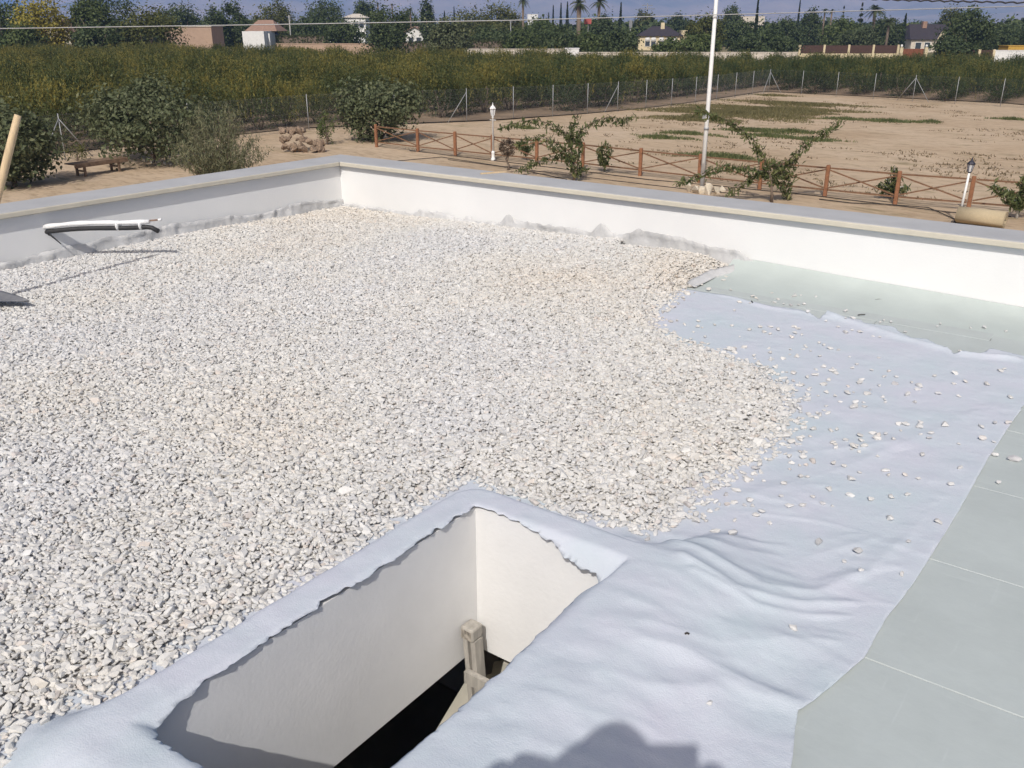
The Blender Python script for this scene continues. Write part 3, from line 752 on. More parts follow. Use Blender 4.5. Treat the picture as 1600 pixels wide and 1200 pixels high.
# loose stones on the fleece, each on its own
rg = np.random.default_rng(5)
loose = [(1340, 860, 1.35), (1145, 838, 1.25), (1280, 846, 1.2), (1390, 808, 1.2), (1466, 813, 1.1), (1586, 715, 1.4), (1555, 707, 1.0), (1561, 750, 0.8), (1345, 892, .8), (1420, 845, .8),
         (1190, 799, 1.1), (1182, 803, .9), (1118, 828, 1.0), (1254, 789, .9), (1296, 762, 1.0), (1329, 772, .9), (1393, 774, 1.0), (1419, 771, .9), (1435, 746, .8), (1384, 733, 1.0), (1414, 740, .9),
         (1486, 755, .9), (1500, 730, .8), (1334, 697, 1.2), (1345, 687, 1.0), (1364, 677, 1.0), (1370, 685, 1.2), (1436, 665, 1.3), (1476, 664, 1.5), (1455, 676, 1.1), (1452, 684, 1.0), (1416, 662, 1.1),
         (1335, 635, 1.5), (1325, 613, 1.2), (1346, 593, 1.2), (1437, 602, 1.2), (1434, 607, .9), (1467, 614, 1.2), (1542, 599, 1.3), (1579, 620, 1.1), (1570, 575, 1.0), (1535, 684, 1.2), (1533, 666, 1.0),
         (1575, 660, 1.1), (1240, 984, .9), (1107, 1108, .6), (1019, 975, .6), (1405, 661, 1.0), (1302, 690, 1.0), (1258, 538, .8), (1253, 521, .8), (1281, 555, .9), (1300, 578, 1.0), (1415, 516, .8), (1376, 501, .7),
         (1248, 474, .7), (1216, 465, .7), (1242, 457, .6), (1572, 515, .7), (1465, 507, .6), (1500, 545, .7), (1320, 875, .7), (1232, 790, .8), (1410, 895, .7)]
for _ in range(330):
    x = 1040 + rg.gamma(2.6, 75); y = rg.normal(610, 95)
    if y < 445 or y > 830: continue
    loose.append((x, y, rg.uniform(0.55, 1.2)))
cnt = 0
for x, y, s in loose:
    p = onz(x, y, 0.015)
    sd = float(poly_sd(np.array([p[0]]), np.array([p[1]]), GP)[0])
    if sd < 0.05 or p[0] > 0.3 or p[1] > YF - 0.35 or float(rect_sd(np.array([p[0]]), np.array([p[1]]))[0]) < 0.2 or x > 1600: continue
    z = float(fleece_z(np.array([p[0]]), np.array([p[1]]))[0]) if float(fleece_sd(np.array([p[0]]), np.array([p[1]]))[0]) < 0 else 0.002
    o = link(bpy.data.objects.new('loose_stone', stone_meshes[cnt % 10]))
    r = 0.0135 * s
    o.scale = (r, r, r * 0.85); o.rotation_euler = (rg.normal(0, .12), rg.normal(0, .12), rg.uniform(0, 6.28))
    zmin = min(v.co.z for v in stone_meshes[cnt % 10].vertices)
    o.location = (p[0], p[1], z - zmin * r * 0.8)
    tag(o, 'single pale stone chip lying loose on the fleece beyond the gravel edge', 'stone', 'loose stone chips beyond the gravel')
    cnt += 1
print('loose', cnt)

# ------------------------------------------------------------------ foliage builders
def leaves(centers, normals, size, rg, aspect=0.55, tint=None, jitter=0.7, hang=None):
    n = len(centers)
    nrm = normals + rg.normal(0, jitter, (n, 3)); nrm /= np.linalg.norm(nrm, axis=1)[:, None] + 1e-9
    t = rg.normal(0, 1, (n, 3)) if hang is None else hang + rg.normal(0, 0.35, (n, 3))
    t -= (t * nrm).sum(1)[:, None] * nrm; t /= np.linalg.norm(t, axis=1)[:, None] + 1e-9
    bt = np.cross(nrm, t)
    s = size * rg.uniform(0.6, 1.3, n)[:, None]
    v = np.stack([centers - t * s * 0.5, centers + bt * s * aspect * 0.5 + nrm * s * 0.08, centers + t * s * 0.5, centers - bt * s * aspect * 0.5 + nrm * s * 0.08], 1)
    return v.reshape(-1, 3), np.arange(n * 4).reshape(n, 4)
def crown_points(rg, n, rx, ry, rz_, clumps, spread, lo=-1.0, flat=0.0, shell=0.55):
    c = rg.normal(0, 1, (clumps, 3)); c /= np.linalg.norm(c, axis=1)[:, None]
    c *= rg.uniform(shell, 1.0, (clumps, 1)) ; c = c[c[:, 2] > lo]
    k = rg.integers(0, len(c), n)
    off = rg.normal(0, spread, (n, 3)) * rg.uniform(0.6, 1.3, (len(c), 1))[k]
    p = c[k] + off
    nr = p * 0.6 + off / (spread + 1e-6) * 0.25 + np.array([0, 0, 0.35])
    return p * np.array([rx, ry, rz_]), nr, p
def foliage(name, rg, n, r3, c, size, mt, parent=None, clumps=30, spread=0.2, aspect=0.6, tint_fn=None, lo=-1.0, shell=0.55):
    p, nr, u = crown_points(rg, n, *r3, clumps, spread, lo, shell=shell)
    v, f = leaves(p + np.array(c), nr, size, rg, aspect)
    tint = rg.normal(0.5, 0.17, n) if tint_fn is None else tint_fn(u, rg)
    return np_obj(name, v, f, mt, parent, tint=np.clip(tint, 0, 1))
def trunk_mb(base, top, r0, r1, rg, bends=4, mb=None, wob=0.06):
    mb = mb or MB(); P = []; Rd = []
    base = np.array(base, float); top = np.array(top, float); L = np.linalg.norm(top - base)
    for i in range(bends + 1):
        t = i / bends; w = rg.normal(0, wob * L, 3) * (0 < i < bends)
        P.append(base + (top - base) * t + w * np.array([1, 1, 0.2])); Rd.append(r0 + (r1 - r0) * t)
    mb.tube(P, Rd, 7); return mb
def tree(name, label, cat, loc, h, r, mt, seed, n=1500, size=0.3, trunk_h=0.25, group=None, clumps=34, spread=0.22, tint_fn=None, ry=None, bark='bark', lo=-1.0, limbs=4, aspect=0.6):
    rg = np.random.default_rng(seed)
    t = thing(name, label, cat, loc, 0, group)
    cz = h * (trunk_h + (1 - trunk_h) / 2); rz_ = h * (1 - trunk_h) / 2
    mb = trunk_mb((0, 0, -0.05), (0, 0, cz), max(0.03 * h, 0.05), 0.012 * h, rg)
    for k in range(limbs):
        a = k * 2.4 + rg.uniform(0, 1); z0 = h * trunk_h * rg.uniform(0.7, 1.2)
        e = (math.cos(a) * r * 0.6, math.sin(a) * r * 0.6, cz + rz_ * rg.uniform(-0.2, 0.5))
        trunk_mb((0, 0, z0), e, 0.016 * h, 0.006 * h, rg, 3, mb)
    mb.build('trunk', M[bark], t)
    foliage('crown', rg, n, (r, ry or r, rz_), (0, 0, cz), size, mt, t, clumps, spread, aspect, tint_fn, lo)
    return t

# ------------------------------------------------------------------ chain link fence round the field
fence_pts = [onz(x, y, GZ)[:2] for x, y in ((-60, 275), (103, 250), (300, 225), (483, 204))]
fence_pts += [np.array(p) for p in ((-36.4, 38.4), (-34.6, 42.6), (-33.4, 45.6), (-32.4, 48.4), (-31.6, 51.2), (-31.0, 54.0), (-30.4, 56.8), (-29.9, 59.6), (-29.5, 62.6), (-29.6, 66.5), (-29.7, 70.2), (-29.8, 73.9), (-29.8, 77.5))]
fence_pts += [np.array((-29.8 + 3.1 * k, 77.5 - 0.75 * k if k < 8 else 71.5 + 0.3 * (k - 8))) for k in range(1, 15)]
BR = {1: 2, 5: 4, 9: 8, 16: 15}
cf = thing('chain_link_fence', 'tall grey chain link fence on thin steel posts along the orchard edge', 'fence', (0, 0, GZ))
FH = 1.85
wire = MB()
for i, p in enumerate(fence_pts):
    o = MB().tube([(p[0], p[1], -0.2), (p[0], p[1], FH + 0.03)], 0.021, 7).build('post', M['zinc'], cf)
    if i in (1, 5, 9, 16, 20, 25):
        for s in ((-1, 1) if i in (16, 20, 1) else (-1,)):
            j = i + s
            d = (fence_pts[j] - p); d = d / np.linalg.norm(d) * 1.25
            MB().tube([(p[0], p[1], FH - 0.18), (p[0] + d[0], p[1] + d[1], 0.0)], 0.02, 6).build('brace', M['zinc'], cf)
for a, bb in zip(fence_pts[:-1], fence_pts[1:]):
    Ls = float(np.linalg.norm(bb - a)); e = (bb - a) / Ls
    nper = max(1, int(Ls / 0.10))
    def pt(s, z): return (a[0] + e[0] * s, a[1] + e[1] * s, z)
    for k in range(-int(FH / 0.10), nper + int(FH / 0.10)):
        for sg in (1, -1):
            s0 = k * 0.10; s1 = s0 + sg * FH
            z0, z1 = 0.02, FH
            if s0 < 0 and s1 < 0 or s0 > Ls and s1 > Ls: continue
            def clip(s0, z0, s1, z1):
                t0, t1 = 0.0, 1.0
                if s1 == s0: return None
                for lim, sign in ((0, 1), (Ls, -1)):
                    f0 = sign * (s0 - lim); f1 = sign * (s1 - lim)
                    if f0 < 0 and f1 < 0: return None
                    if f0 < 0: t0 = max(t0, f0 / (f0 - f1))
                    if f1 < 0: t1 = min(t1, f0 / (f0 - f1))
                return (s0 + (s1 - s0) * t0, z0 + (z1 - z0) * t0, s0 + (s1 - s0) * t1, z0 + (z1 - z0) * t1) if t1 > t0 else None
            c = clip(s0, z0, s1, z1)
            if c: wire.tube([pt(c[0], c[1]), pt(c[2], c[3])], 0.0013, 3, cap=False, smooth=False)
    for z in (0.05, FH * 0.5, FH - 0.02): wire.tube([pt(0, z), pt(Ls, z)], 0.002, 3, cap=False, smooth=False)
o = wire.build('wire_mesh', M['wire'], cf)

# ------------------------------------------------------------------ orchard
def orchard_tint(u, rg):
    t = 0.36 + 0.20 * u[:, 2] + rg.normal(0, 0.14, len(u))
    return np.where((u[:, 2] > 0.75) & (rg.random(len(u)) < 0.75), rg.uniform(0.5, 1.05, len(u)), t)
orch = []
for i in range(7):
    rg = np.random.default_rng(900 + i)
    h = 2.65; r = 1.45
    p, nr, u = crown_points(rg, 2600, r, r, 1.18, 44, 0.22, shell=0.45)
    p[:, 2] += 1.35; p[:, 2] = np.maximum(p[:, 2], 0.12)
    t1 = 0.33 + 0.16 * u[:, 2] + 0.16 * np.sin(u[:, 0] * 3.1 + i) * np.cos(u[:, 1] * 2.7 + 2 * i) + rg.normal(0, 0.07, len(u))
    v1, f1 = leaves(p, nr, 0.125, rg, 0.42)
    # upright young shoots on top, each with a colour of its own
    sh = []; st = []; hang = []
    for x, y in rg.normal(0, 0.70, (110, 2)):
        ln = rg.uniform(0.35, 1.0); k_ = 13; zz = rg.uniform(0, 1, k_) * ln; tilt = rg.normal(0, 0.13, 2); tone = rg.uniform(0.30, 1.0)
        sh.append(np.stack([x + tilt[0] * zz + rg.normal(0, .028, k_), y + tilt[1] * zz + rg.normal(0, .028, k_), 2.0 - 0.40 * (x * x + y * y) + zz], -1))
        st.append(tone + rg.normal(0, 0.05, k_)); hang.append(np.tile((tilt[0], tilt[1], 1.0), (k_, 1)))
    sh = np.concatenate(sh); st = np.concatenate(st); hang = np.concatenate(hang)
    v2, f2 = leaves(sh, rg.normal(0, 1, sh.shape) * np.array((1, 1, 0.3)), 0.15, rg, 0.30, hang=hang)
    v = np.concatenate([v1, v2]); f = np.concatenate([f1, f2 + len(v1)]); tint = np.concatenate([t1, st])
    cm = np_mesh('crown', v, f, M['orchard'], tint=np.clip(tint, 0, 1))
    mb = MB()
    for k in range(4):
        a = k * 1.6 + rg.uniform(0, 1)
        trunk_mb((0.08 * math.cos(a), 0.08 * math.sin(a), -0.03), (0.6 * math.cos(a), 0.6 * math.sin(a), 1.5), 0.045, 0.018, rg, 3, mb)
    tm = mb.mesh('trunk', M['bark'])
    orch.append((cm, tm))
    cg = cm.copy(); cg.materials[0] = M['orchard_green']; orch_green = globals().setdefault('orch_green', []); orch_green.append((cg, tm))
FP = np.array([p for p in fence_pts])
rg = np.random.default_rng(77)
field = [tuple(p) for p in fence_pts] + [(25, 75), (25, -40), (-38, -40)]
spots = []
for ix in range(0, 75):
    for iy in range(-30, 75):
        x = -31.8 - ix * 3.6 + rg.normal(0, 0.16) + 45; y = 8 + iy * 2.2 + rg.normal(0, 0.18)
        spots.append((x, y))
spots = np.array(spots)
sdv = poly_sd(spots[:, 0], spots[:, 1], field)
fw = spots @ FWD; rt = spots @ CR[:2]
col = 800 + rt / np.maximum(fw, 1e-3) * 1506
lim = np.interp(col, [-200, 0, 300, 500, 560, 640, 800, 1200, 1600, 1800], [150, 142, 135, 118, 104, 112, 110, 104, 100, 100])
ok = (sdv > 1.7) & (fw > 18) & (fw < lim) & (col > -260) & (col < 1860) & ~((spots[:, 0] > -46) & (spots[:, 1] < 17))
spots = spots[ok]; fw = fw[ok]; col = col[ok]
order = np.argsort(fw + np.where((col < -20) | (col > 1620), 200, 0))
print('orchard trees', len(spots))
oc_i = 0
rest_p, rest_s, rest_r, rest_k = [], [], [], []
for n_, k in enumerate(order):
    x, y = spots[k]; s = float(rg.uniform(0.80, 1.18)); s *= float(np.interp(col[k], [0, 900, 1200], [1.05, 1.0, 0.92])); a = float(rg.uniform(0, 6.28)); kk = int(rg.integers(0, 7))
    if n_ < 300:
        t = thing('orchard_tree', 'low bushy fruit tree with yellowing top shoots in the orchard behind the chain link fence', 'tree', (x, y, GZ), a, 'fruit trees of the orchard')
        t.scale = (s, s, s * float(rg.uniform(0.92, 1.08)))
        for nm, me in zip(('crown', 'trunk'), (orch_green if col[k] > 930 + 150 * math.sin(n_) else orch)[kk]): link(bpy.data.objects.new(nm, me), t)
    else:
        rest_p.append((x, y, GZ)); rest_s.append(s); rest_r.append((0, 0, a)); rest_k.append(kk + (7 if col[k] > 930 + 150 * math.sin(n_) else 0))
crown_src = [bpy.data.objects.new('crown', c) for c, _ in orch + orch_green]
instancer('orchard_rows', rest_p, rest_s, rest_r, rest_k, crown_src, 'mass of farther orchard trees with yellow green tops', 'orchard')
# worked soil under the orchard
op = [(-33.6, 44.5), (-31.8, 50.5), (-30.6, 56.5), (-30.2, 64), (-30.5, 78.2), (-12, 76.6), (-6, 73), (25, 74), (25, 100), (-40, 140), (-150, 90), (-110, -30), (-41, 12), (-40, 22), (-39.5, 34), (-36.2, 40)]
bm = bmesh.new(); vs = [bm.verts.new((x, y, GZ + 0.06)) for x, y in op]; fc = bm.faces.new(vs); bmesh.ops.triangulate(bm, faces=[fc])
me = bpy.data.meshes.new('orchard_soil'); bm.to_mesh(me); bm.free(); me.materials.append(M['soil'])
tag(link(bpy.data.objects.new('orchard_soil', me)), kind='structure')

# ------------------------------------------------------------------ big near trees and bushes left of the roof
p = onz(243, 254, GZ)
tree('fig_tree', 'big rounded dark green tree behind the low bench and the pale stones', 'tree', tuple(p), 3.25, 2.75, M['fig'], 21, 9500, 0.18, 0.04, clumps=80, spread=0.16, ry=2.3, lo=-0.85)
p = onz(22, 292, GZ)
tree('fig_tree', 'dark leafy tree at the left edge beside the shovel handle', 'tree', tuple(p), 2.75, 1.6, M['fig'], 22, 5500, 0.18, 0.06, clumps=46, spread=0.19, ry=1.7, lo=-0.9)
p = onz(594, 220, GZ)
tree('fig_tree', 'dark green leafy tree behind the first orange fence post', 'tree', tuple(p), 2.95, 1.95, M['fig'], 23, 7000, 0.18, 0.05, clumps=56, spread=0.18, ry=1.8)
p = onz(512, 226, GZ)
tree('shrub', 'small upright green shrub behind the rock pile', 'shrub', tuple(p), 1.45, 0.5, M['green_tree'], 24, 900, 0.09, 0.05, clumps=22, spread=0.22)
p = onz(122, 252, GZ)
tree('shrub', 'small round bright green shrub behind the left end of the bench', 'shrub', tuple(p), 0.75, 0.42, M['olive_tree'], 25, 500, 0.07, 0.03, clumps=18, spread=0.25, limbs=2)
# loose stemmed grey green bush
rg = np.random.default_rng(31)
p = onz(352, 296, GZ)
t = thing('broom_bush', 'feathery grey green bush leaning over the left parapet corner', 'bush', tuple(p))
mb = MB(); C_, N_ = [], []
for k in range(210):
    a = rg.uniform(0, 6.28); rr_ = rg.uniform(0.1, 1) ** 0.6; ex = (math.cos(a) * rr_ * 1.85, math.sin(a) * rr_ * 1.6, 2.85 * (1.06 - 0.62 * rr_ ** 1.7) * rg.uniform(0.72, 1.05))
    P = [np.array((math.cos(a) * 0.2 * rr_, math.sin(a) * 0.2 * rr_, 0))]
    mid = np.array(ex) * np.array((0.55, 0.55, 0.6)); P += [mid, np.array(ex)]
    if k < 60: mb.tube(P, [0.014, 0.009, 0.003], 4, cap=False)
    for j in range(44):
        u = rg.uniform(0.15, 1.05); q = P[0] * (1 - u) ** 2 + 2 * u * (1 - u) * mid + u * u * P[2]
        C_.append(q + rg.normal(0, 0.06, 3)); N_.append(rg.normal(0, 1, 3) + np.array((0, 0, .3)))
mb.build('stem', M['bark'], t)
C_ = np.array(C_); C_[:, 2] = np.maximum(C_[:, 2], 0.05)
v, f = leaves(C_, np.array(N_), 0.15, rg, 0.2, hang=np.tile(np.array([[0, 0, 0.9]]), (len(C_), 1)))
np_obj('foliage', v, f, M['grey_leaf'], t, tint=np.clip(rg.normal(0.5, 0.2, len(C_)), 0, 1))
# dry grass at its foot
p = onz(418, 292, GZ)
rg = np.random.default_rng(33)
def grass_patch(name, label, cx, cy, rx, ry, n, hgt, mt, seed, kind='stuff'):
    rg = np.random.default_rng(seed)
    r = np.sqrt(rg.uniform(0, 1, n)); a = rg.uniform(0, 6.283, n)
    wob = 1 + 0.35 * np.sin(a * 3 + seed) + 0.2 * np.sin(a * 7 + 2 * seed)
    n = n * 2; rg = np.random.default_rng(seed); r = rg.uniform(0, 1, n) ** 0.75; a = rg.uniform(0, 6.283, n); wob = 1 + 0.35 * np.sin(a * 3 + seed) + 0.2 * np.sin(a * 7 + 2 * seed)
    P = np.stack([cx + r * np.cos(a) * rx * wob, cy + r * np.sin(a) * ry * wob, np.zeros(n)], -1)
    h_ = hgt * rg.uniform(0.4, 1.2, n) * (1.1 - 0.6 * r)
    ang = rg.uniform(0, 6.28, n); wd = rg.uniform(0.5, 1.2, n) * hgt * 0.16
    dx = np.stack([np.cos(ang) * wd, np.sin(ang) * wd, 0 * wd], -1)
    tip = np.stack([rg.normal(0, 0.4, n) * h_, rg.normal(0, 0.4, n) * h_, h_], -1)
    v = np.stack([P - dx, P + dx, P + tip], 1).reshape(-1, 3); v[:, 2] += GZ + 0.01
    o = np_obj(name, v, np.arange(n * 3).reshape(n, 3), mt, tint=np.clip(rg.normal(0.5, 0.2, n), 0, 1))
    return tag(o, label, 'grass', kind=kind)
grass_patch('dry_grass', 'pale dry grass tuft at the foot of the grey green bush', p[0], p[1], 1.2, 0.9, 900, 0.35, M['dry_grass'], 3)

# ------------------------------------------------------------------ rock pile and loose rocks
def rocks(name, items, mt, label, cat, group, seed):
    rg = np.random.default_rng(seed)
    ms = [rock_mesh(name, seed + i, mt, 11, (1.15, 0.85, 0.7)) for i in range(6)]
    for i, (x, y, z, s) in enumerate(items):
        o = link(bpy.data.objects.new(name, ms[i % 6])); o.scale = (s, s * rg.uniform(.8, 1.2), s * rg.uniform(.8, 1.1)); o.location = (x, y, GZ + z)
        o.rotation_euler = (rg.uniform(0, 6), rg.uniform(0, 6), rg.uniform(0, 6))
        tag(o, label, cat, group)
c0 = onz(470, 238, GZ); rg = np.random.default_rng(35)
it = []
for k in range(60):
    u = rg.uniform(-1, 1); lay = int(k % 3)
    if lay == 2 and u > 0.2: u -= 0.8
    hh = (0.22, 0.55, 0.86)[lay] * (1.0 if u < 0.1 else 0.62)
    px_ = c0[:2] + CR[:2] * (u * 0.95) + FWD * (0.28 * lay + rg.uniform(-0.15, 0.3))
    it.append((px_[0], px_[1], hh, rg.uniform(0.09, 0.29)))
rocks('rock', it, M['rock'], 'brown rock in the heap beside the grey green bush', 'rock', 'rocks of the heap', 400)
it = []
for k in range(11):
    q = onz(219 + k * 6.2 + rg.uniform(-2, 2), 252 + k * 0.7 + rg.uniform(-1.5, 1.5), GZ); it.append((q[0], q[1], 0.06, rg.uniform(0.07, 0.13)))
rocks('edging_stone', it, M['pale_rock'], 'pale stone in the short row in front of the big tree', 'stone', 'pale stones in a row by the bench', 420)
it = []
for x, y, s in ((1076, 298, .2), (1086, 300, .22), (1097, 300, .2), (1107, 301, .24), (1119, 300, .2), (1127, 297, .15), (1103, 293, .15)):
    q = onz(x, y + 2, GZ); it.append((q[0], q[1], s * 0.45, s))
rocks('base_stone', it, M['pale_rock'], 'pale stone set round the foot of the tall white mast', 'stone', 'stones at the foot of the mast', 440)

# ------------------------------------------------------------------ low table bench
a = onz(133, 276, GZ); bb = onz(186, 268, GZ)
d = bb - a; rzb = math.atan2(d[1], d[0]); Lb = float(np.linalg.norm(d[:2])) 
mid = (a + bb) / 2
t = thing('low_bench', 'long low weathered wooden bench on the sand in front of the big tree', 'bench', (mid[0] , mid[1], GZ), rzb)
for k in range(3):
    MB().box((0, -0.02 + 0.20 * (k - 1) + 0.22, 0.485), (Lb + 0.85, 0.185, 0.04)).build('plank', M['bench_wood'], t)
MB().box((0, -0.085, 0.405), (Lb + 0.82, 0.04, 0.11)).build('apron', M['bench_wood'], t)
for sx in (-1, 1):
    for y in (-0.05, 0.42):
        MB().box((sx * Lb * 0.5, y, 0.225), (0.08, 0.07, 0.46)).build('leg', M['bench_wood'], t)
    MB().box((sx * Lb * 0.5 - .01, 0.185, 0.20), (0.06, 0.40, 0.06)).build('cross_bar', M['bench_wood'], t)

# ------------------------------------------------------------------ orange cross braced fence
t = thing('rail_fence', 'orange wooden post fence with crossed brown rails beyond the parapet', 'fence', (0, 0, GZ))
posts = [onz(599, 228, GZ), onz(655, 237, GZ), onz(713, 243, GZ), onz(771, 249, GZ), onz(840, 256, GZ), onz(910, 264, GZ), onz(991, 277, GZ), onz(1077, 290, GZ), onz(1170, 302, GZ), onz(1274, 313, GZ), onz(1386, 325, GZ), onz(1508, 331, GZ)]
posts.append(posts[-1] + (posts[-1] - posts[-2]) * 1.0); posts.append(posts[-1] + (posts[-2] - posts[-3])); 
posts = [np.array((p[0], 30.6 + (p[1] - 30.6) * 0.35)) for p in posts]
PH = 1.02
for i, p in enumerate(posts):
    o = MB().box((p[0], p[1], PH / 2 - 0.1), (0.125, 0.125, PH + 0.2), rz=0.1).build('post', M['orange_wood'], t)
    bv = o.modifiers.new('bevel', 'BEVEL'); bv.width = 0.03; bv.segments = 2
for p, q in zip(posts[:-1], posts[1:]):
    u = (q - p) / np.linalg.norm(q - p); a = p + u * 0.075; c = q - u * 0.075
    MB().bar((*a, PH - 0.10), (*c, PH - 0.10), 0.04, 0.05).build('top_rail', M['brown_wood'], t)
    MB().bar((*a, 0.22), (*c, 0.22), 0.05, 0.05).build('bottom_rail', M['brown_wood'], t)
    MB().bar((a[0], a[1] - 0.026, PH - 0.16), (c[0], c[1] - 0.026, 0.28), 0.035, 0.042).build('cross_rail', M['brown_wood'], t)
    MB().bar((a[0], a[1] + 0.026, 0.28), (c[0], c[1] + 0.026, PH - 0.16), 0.035, 0.042).build('cross_rail', M['brown_wood'], t)

# ------------------------------------------------------------------ garden lamps, mast, roll, hoses
def lantern(t, z, mt, s=1.0):
    MB().lathe([(0.03 * s, 0), (0.06 * s, 0.02 * s), (0.07 * s, 0.05 * s)], (0, 0, z), 6).build('lantern_base', mt, t)
    MB().lathe([(0.066 * s, 0), (0.11 * s, 0.25 * s)], (0, 0, z + 0.05 * s), 6, False).build('lantern_glass', M['glass'], t)
    for k in range(6):
        a = 2 * math.pi * k / 6
        MB().bar((math.cos(a) * 0.07 * s, math.sin(a) * 0.07 * s, z + 0.05 * s), (math.cos(a) * 0.116 * s, math.sin(a) * 0.116 * s, z + 0.31 * s), 0.016 * s, 0.016 * s).build('lantern_bar', mt, t)
    MB().lathe([(0.135 * s, 0), (0.14 * s, 0.02 * s), (0.085 * s, 0.09 * s), (0.04 * s, 0.13 * s), (0.02 * s, 0.17 * s), (0.022 * s, 0.19 * s), (0.004, 0.25 * s)], (0, 0, z + 0.30 * s), 6, False).build('lantern_roof', mt, t)
p = onz(770.5, 251, GZ)
t = thing('garden_lamp', 'slim white garden lamp post with six sided lantern behind the parapet corner', 'lamp post', (p[0], p[1], GZ), 0.2)
MB().lathe([(0.10, 0), (0.10, 0.08), (0.07, 0.12), (0.068, 0.30), (0.08, 0.34), (0.05, 0.40)], (0, 0, 0), 8).build('foot', M['white'], t)
MB().lathe([(0.045, 0.38), (0.032, 1.72), (0.05, 1.74), (0.03, 1.80)], (0, 0, 0), 10).build('pole', M['white'], t)
MB().bar((-0.14, 0, 1.64), (0.14, 0, 1.64), 0.02, 0.02).build('cross_arm', M['white'], t)
lantern(t, 1.78, M['white'], 1.0)
p = onz(1497, 348, GZ)
t = thing('garden_lamp', 'white lamp post with a dark lantern leaning beside the rolled mat', 'lamp post', (p[0], p[1], GZ), 0.2)
t.rotation_euler = (0.0, 0.035, 0.2)
MB().lathe([(0.12, 0), (0.11, 0.12), (0.07, 0.22), (0.06, 0.26)], (0, 0, 0), 8).build('foot', M['lamp_dark'], t)
MB().lathe([(0.036, 0.24), (0.030, 1.40)], (0, 0, 0), 10).build('pole', M['white'], t)
lantern(t, 1.40, M['lamp_dark'], 0.8)
p = onz(1096, 299, GZ)
t = thing('mast', 'tall slender white steel mast rising beyond the far parapet', 'mast', (p[0], p[1], GZ))
MB().tube([(0, 0, -0.1), (0.0, 0, 3.0), (0, 0, 8.2)], [0.075, 0.068, 0.055], 12).build('pole', M['white'], t)
MB().tube([(0, 0, 2.02), (0, 0, 2.10)], 0.085, 12).build('clamp', M['zinc'], t)
MB().box((-0.07, -0.07, 2.45), (0.10, 0.08, 0.14)).build('bracket', M['zinc'], t)
a = onz(1497, 336, GZ + 0.25); q = onz(1571, 345, GZ + 0.25)
t_ = MB(); d = (q - a); d[2] = 0; Ld = np.linalg.norm(d); e = d / Ld
prof = []
for k in range(64):
    ang = k / 63 * 2 * math.pi * 3.6; r = 0.26 - 0.045 * (3.6 - k / 63 * 3.6)
    prof.append((math.cos(ang) * r, math.sin(ang) * r))
side = np.array((-e[1], e[0], 0))
vs = []
for s in (0, Ld):
    for u, w in prof:
        c = a + e * s + side * u; vs.append((c[0], c[1], GZ + 0.262 + w))
n = len(prof)
o = MB().add(vs, [(i, i + 1, n + i + 1, n + i) for i in range(n - 1)], True).build('rolled_mat', M['burlap'])
so = o.modifiers.new('solid', 'SOLIDIFY'); so.thickness = 0.035
tag(o, 'straw coloured rolled mat lying on the sand by the dark lantern lamp', 'rolled mat')
def hose(pts_, label, r=0.012):
    P = [onz(x, y, GZ) for x, y in pts_]
    fine = []
    for p, q in zip(P[:-1], P[1:]):
        for u in np.linspace(0, 1, 6, endpoint=False): c = p + (q - p) * u; fine.append((c[0], c[1], GZ + 0.02))
    o = MB().tube(fine, r, 5).build('drip_hose', M['hose']); tag(o, label, 'hose')
hose([(560, 251), (600, 254), (690, 246), (800, 263), (905, 285)], 'thin dark drip hose curving from the corner to the peach tree', .014)
hose([(640, 236), (760, 250), (900, 267), (1010, 281), (1130, 292), (1270, 306), (1480, 332), (1600, 341)], 'long dark drip hose running just before the orange fence', .016)
hose([(1280, 312), (1330, 318), (1385, 320), (1450, 325), (1480, 338), (1497, 346)], 'dark drip hose ending at the foot of the leaning lamp', .016)
hose([(700, 250), (830, 267), (960, 283), (1070, 296), (1200, 308)], 'thin dark drip hose between peach tree and mast', .012)

# ------------------------------------------------------------------ peach trees trained flat
def peach(label, base_px, trunk_px, branches, seed, n_leaf, r0=0.05, white=False, depth=0.0, leaf=0.21, name='peach_tree'):
    rg = np.random.default_rng(seed)
    b0 = onz(*base_px, GZ); d = float(b0[:2] @ FWD)
    t = thing(name, label, 'tree', tuple(b0))
    def wp(x, y, off=0.0):
        r = ray(x, y); k = (d + off) / float(r[:2] @ FWD); q = CAM + r * k; return q - b0
    mb = MB(); tp = [wp(*q) for q in [base_px] + trunk_px]
    mb.tube(tp, [r0 * (1 - 0.55 * i / max(1, len(tp) - 1)) for i in range(len(tp))], 7)
    C_, H_ = [], []
    for br in branches:
        off = rg.uniform(-0.5, 0.5)
        P = [wp(x, y, off * i / max(1, len(br) - 1)) for i, (x, y) in enumerate(br)]
        mb.tube(P, [max(0.02 * (1 - i / len(P)), 0.006) for i in range(len(P))], 5)
        Ls = [np.linalg.norm(q - p) for p, q in zip(P[:-1], P[1:])]; tot = sum(Ls)
        n = int(n_leaf * 2.2 * tot)
        for _ in range(n):
            u = rg.uniform(0.0, tot * 1.02); i = 0
            while i < len(Ls) - 1 and u > Ls[i]: u -= Ls[i]; i += 1
            q = P[i] + (P[i + 1] - P[i]) * min(1, u / Ls[i])
            C_.append(q + rg.normal(0, 0.07, 3) + np.array((0, 0, -0.08))); H_.append(rg.normal(0, 0.6, 3) + np.array((0, 0, -1.0)))
    tr = mb.build('trunk', M['limed'] if white else M['bark'], t)
    C_ = np.array(C_); 
    v, f = leaves(C_, rg.normal(0, 1, C_.shape) + np.array((0, -0.3, 0.5)), leaf, rg, 0.30, hang=np.array(H_))
    np_obj('leaves', v, f, M['peach'], t, tint=np.clip(rg.normal(0.5, 0.22, len(C_)), 0, 1))
    return t
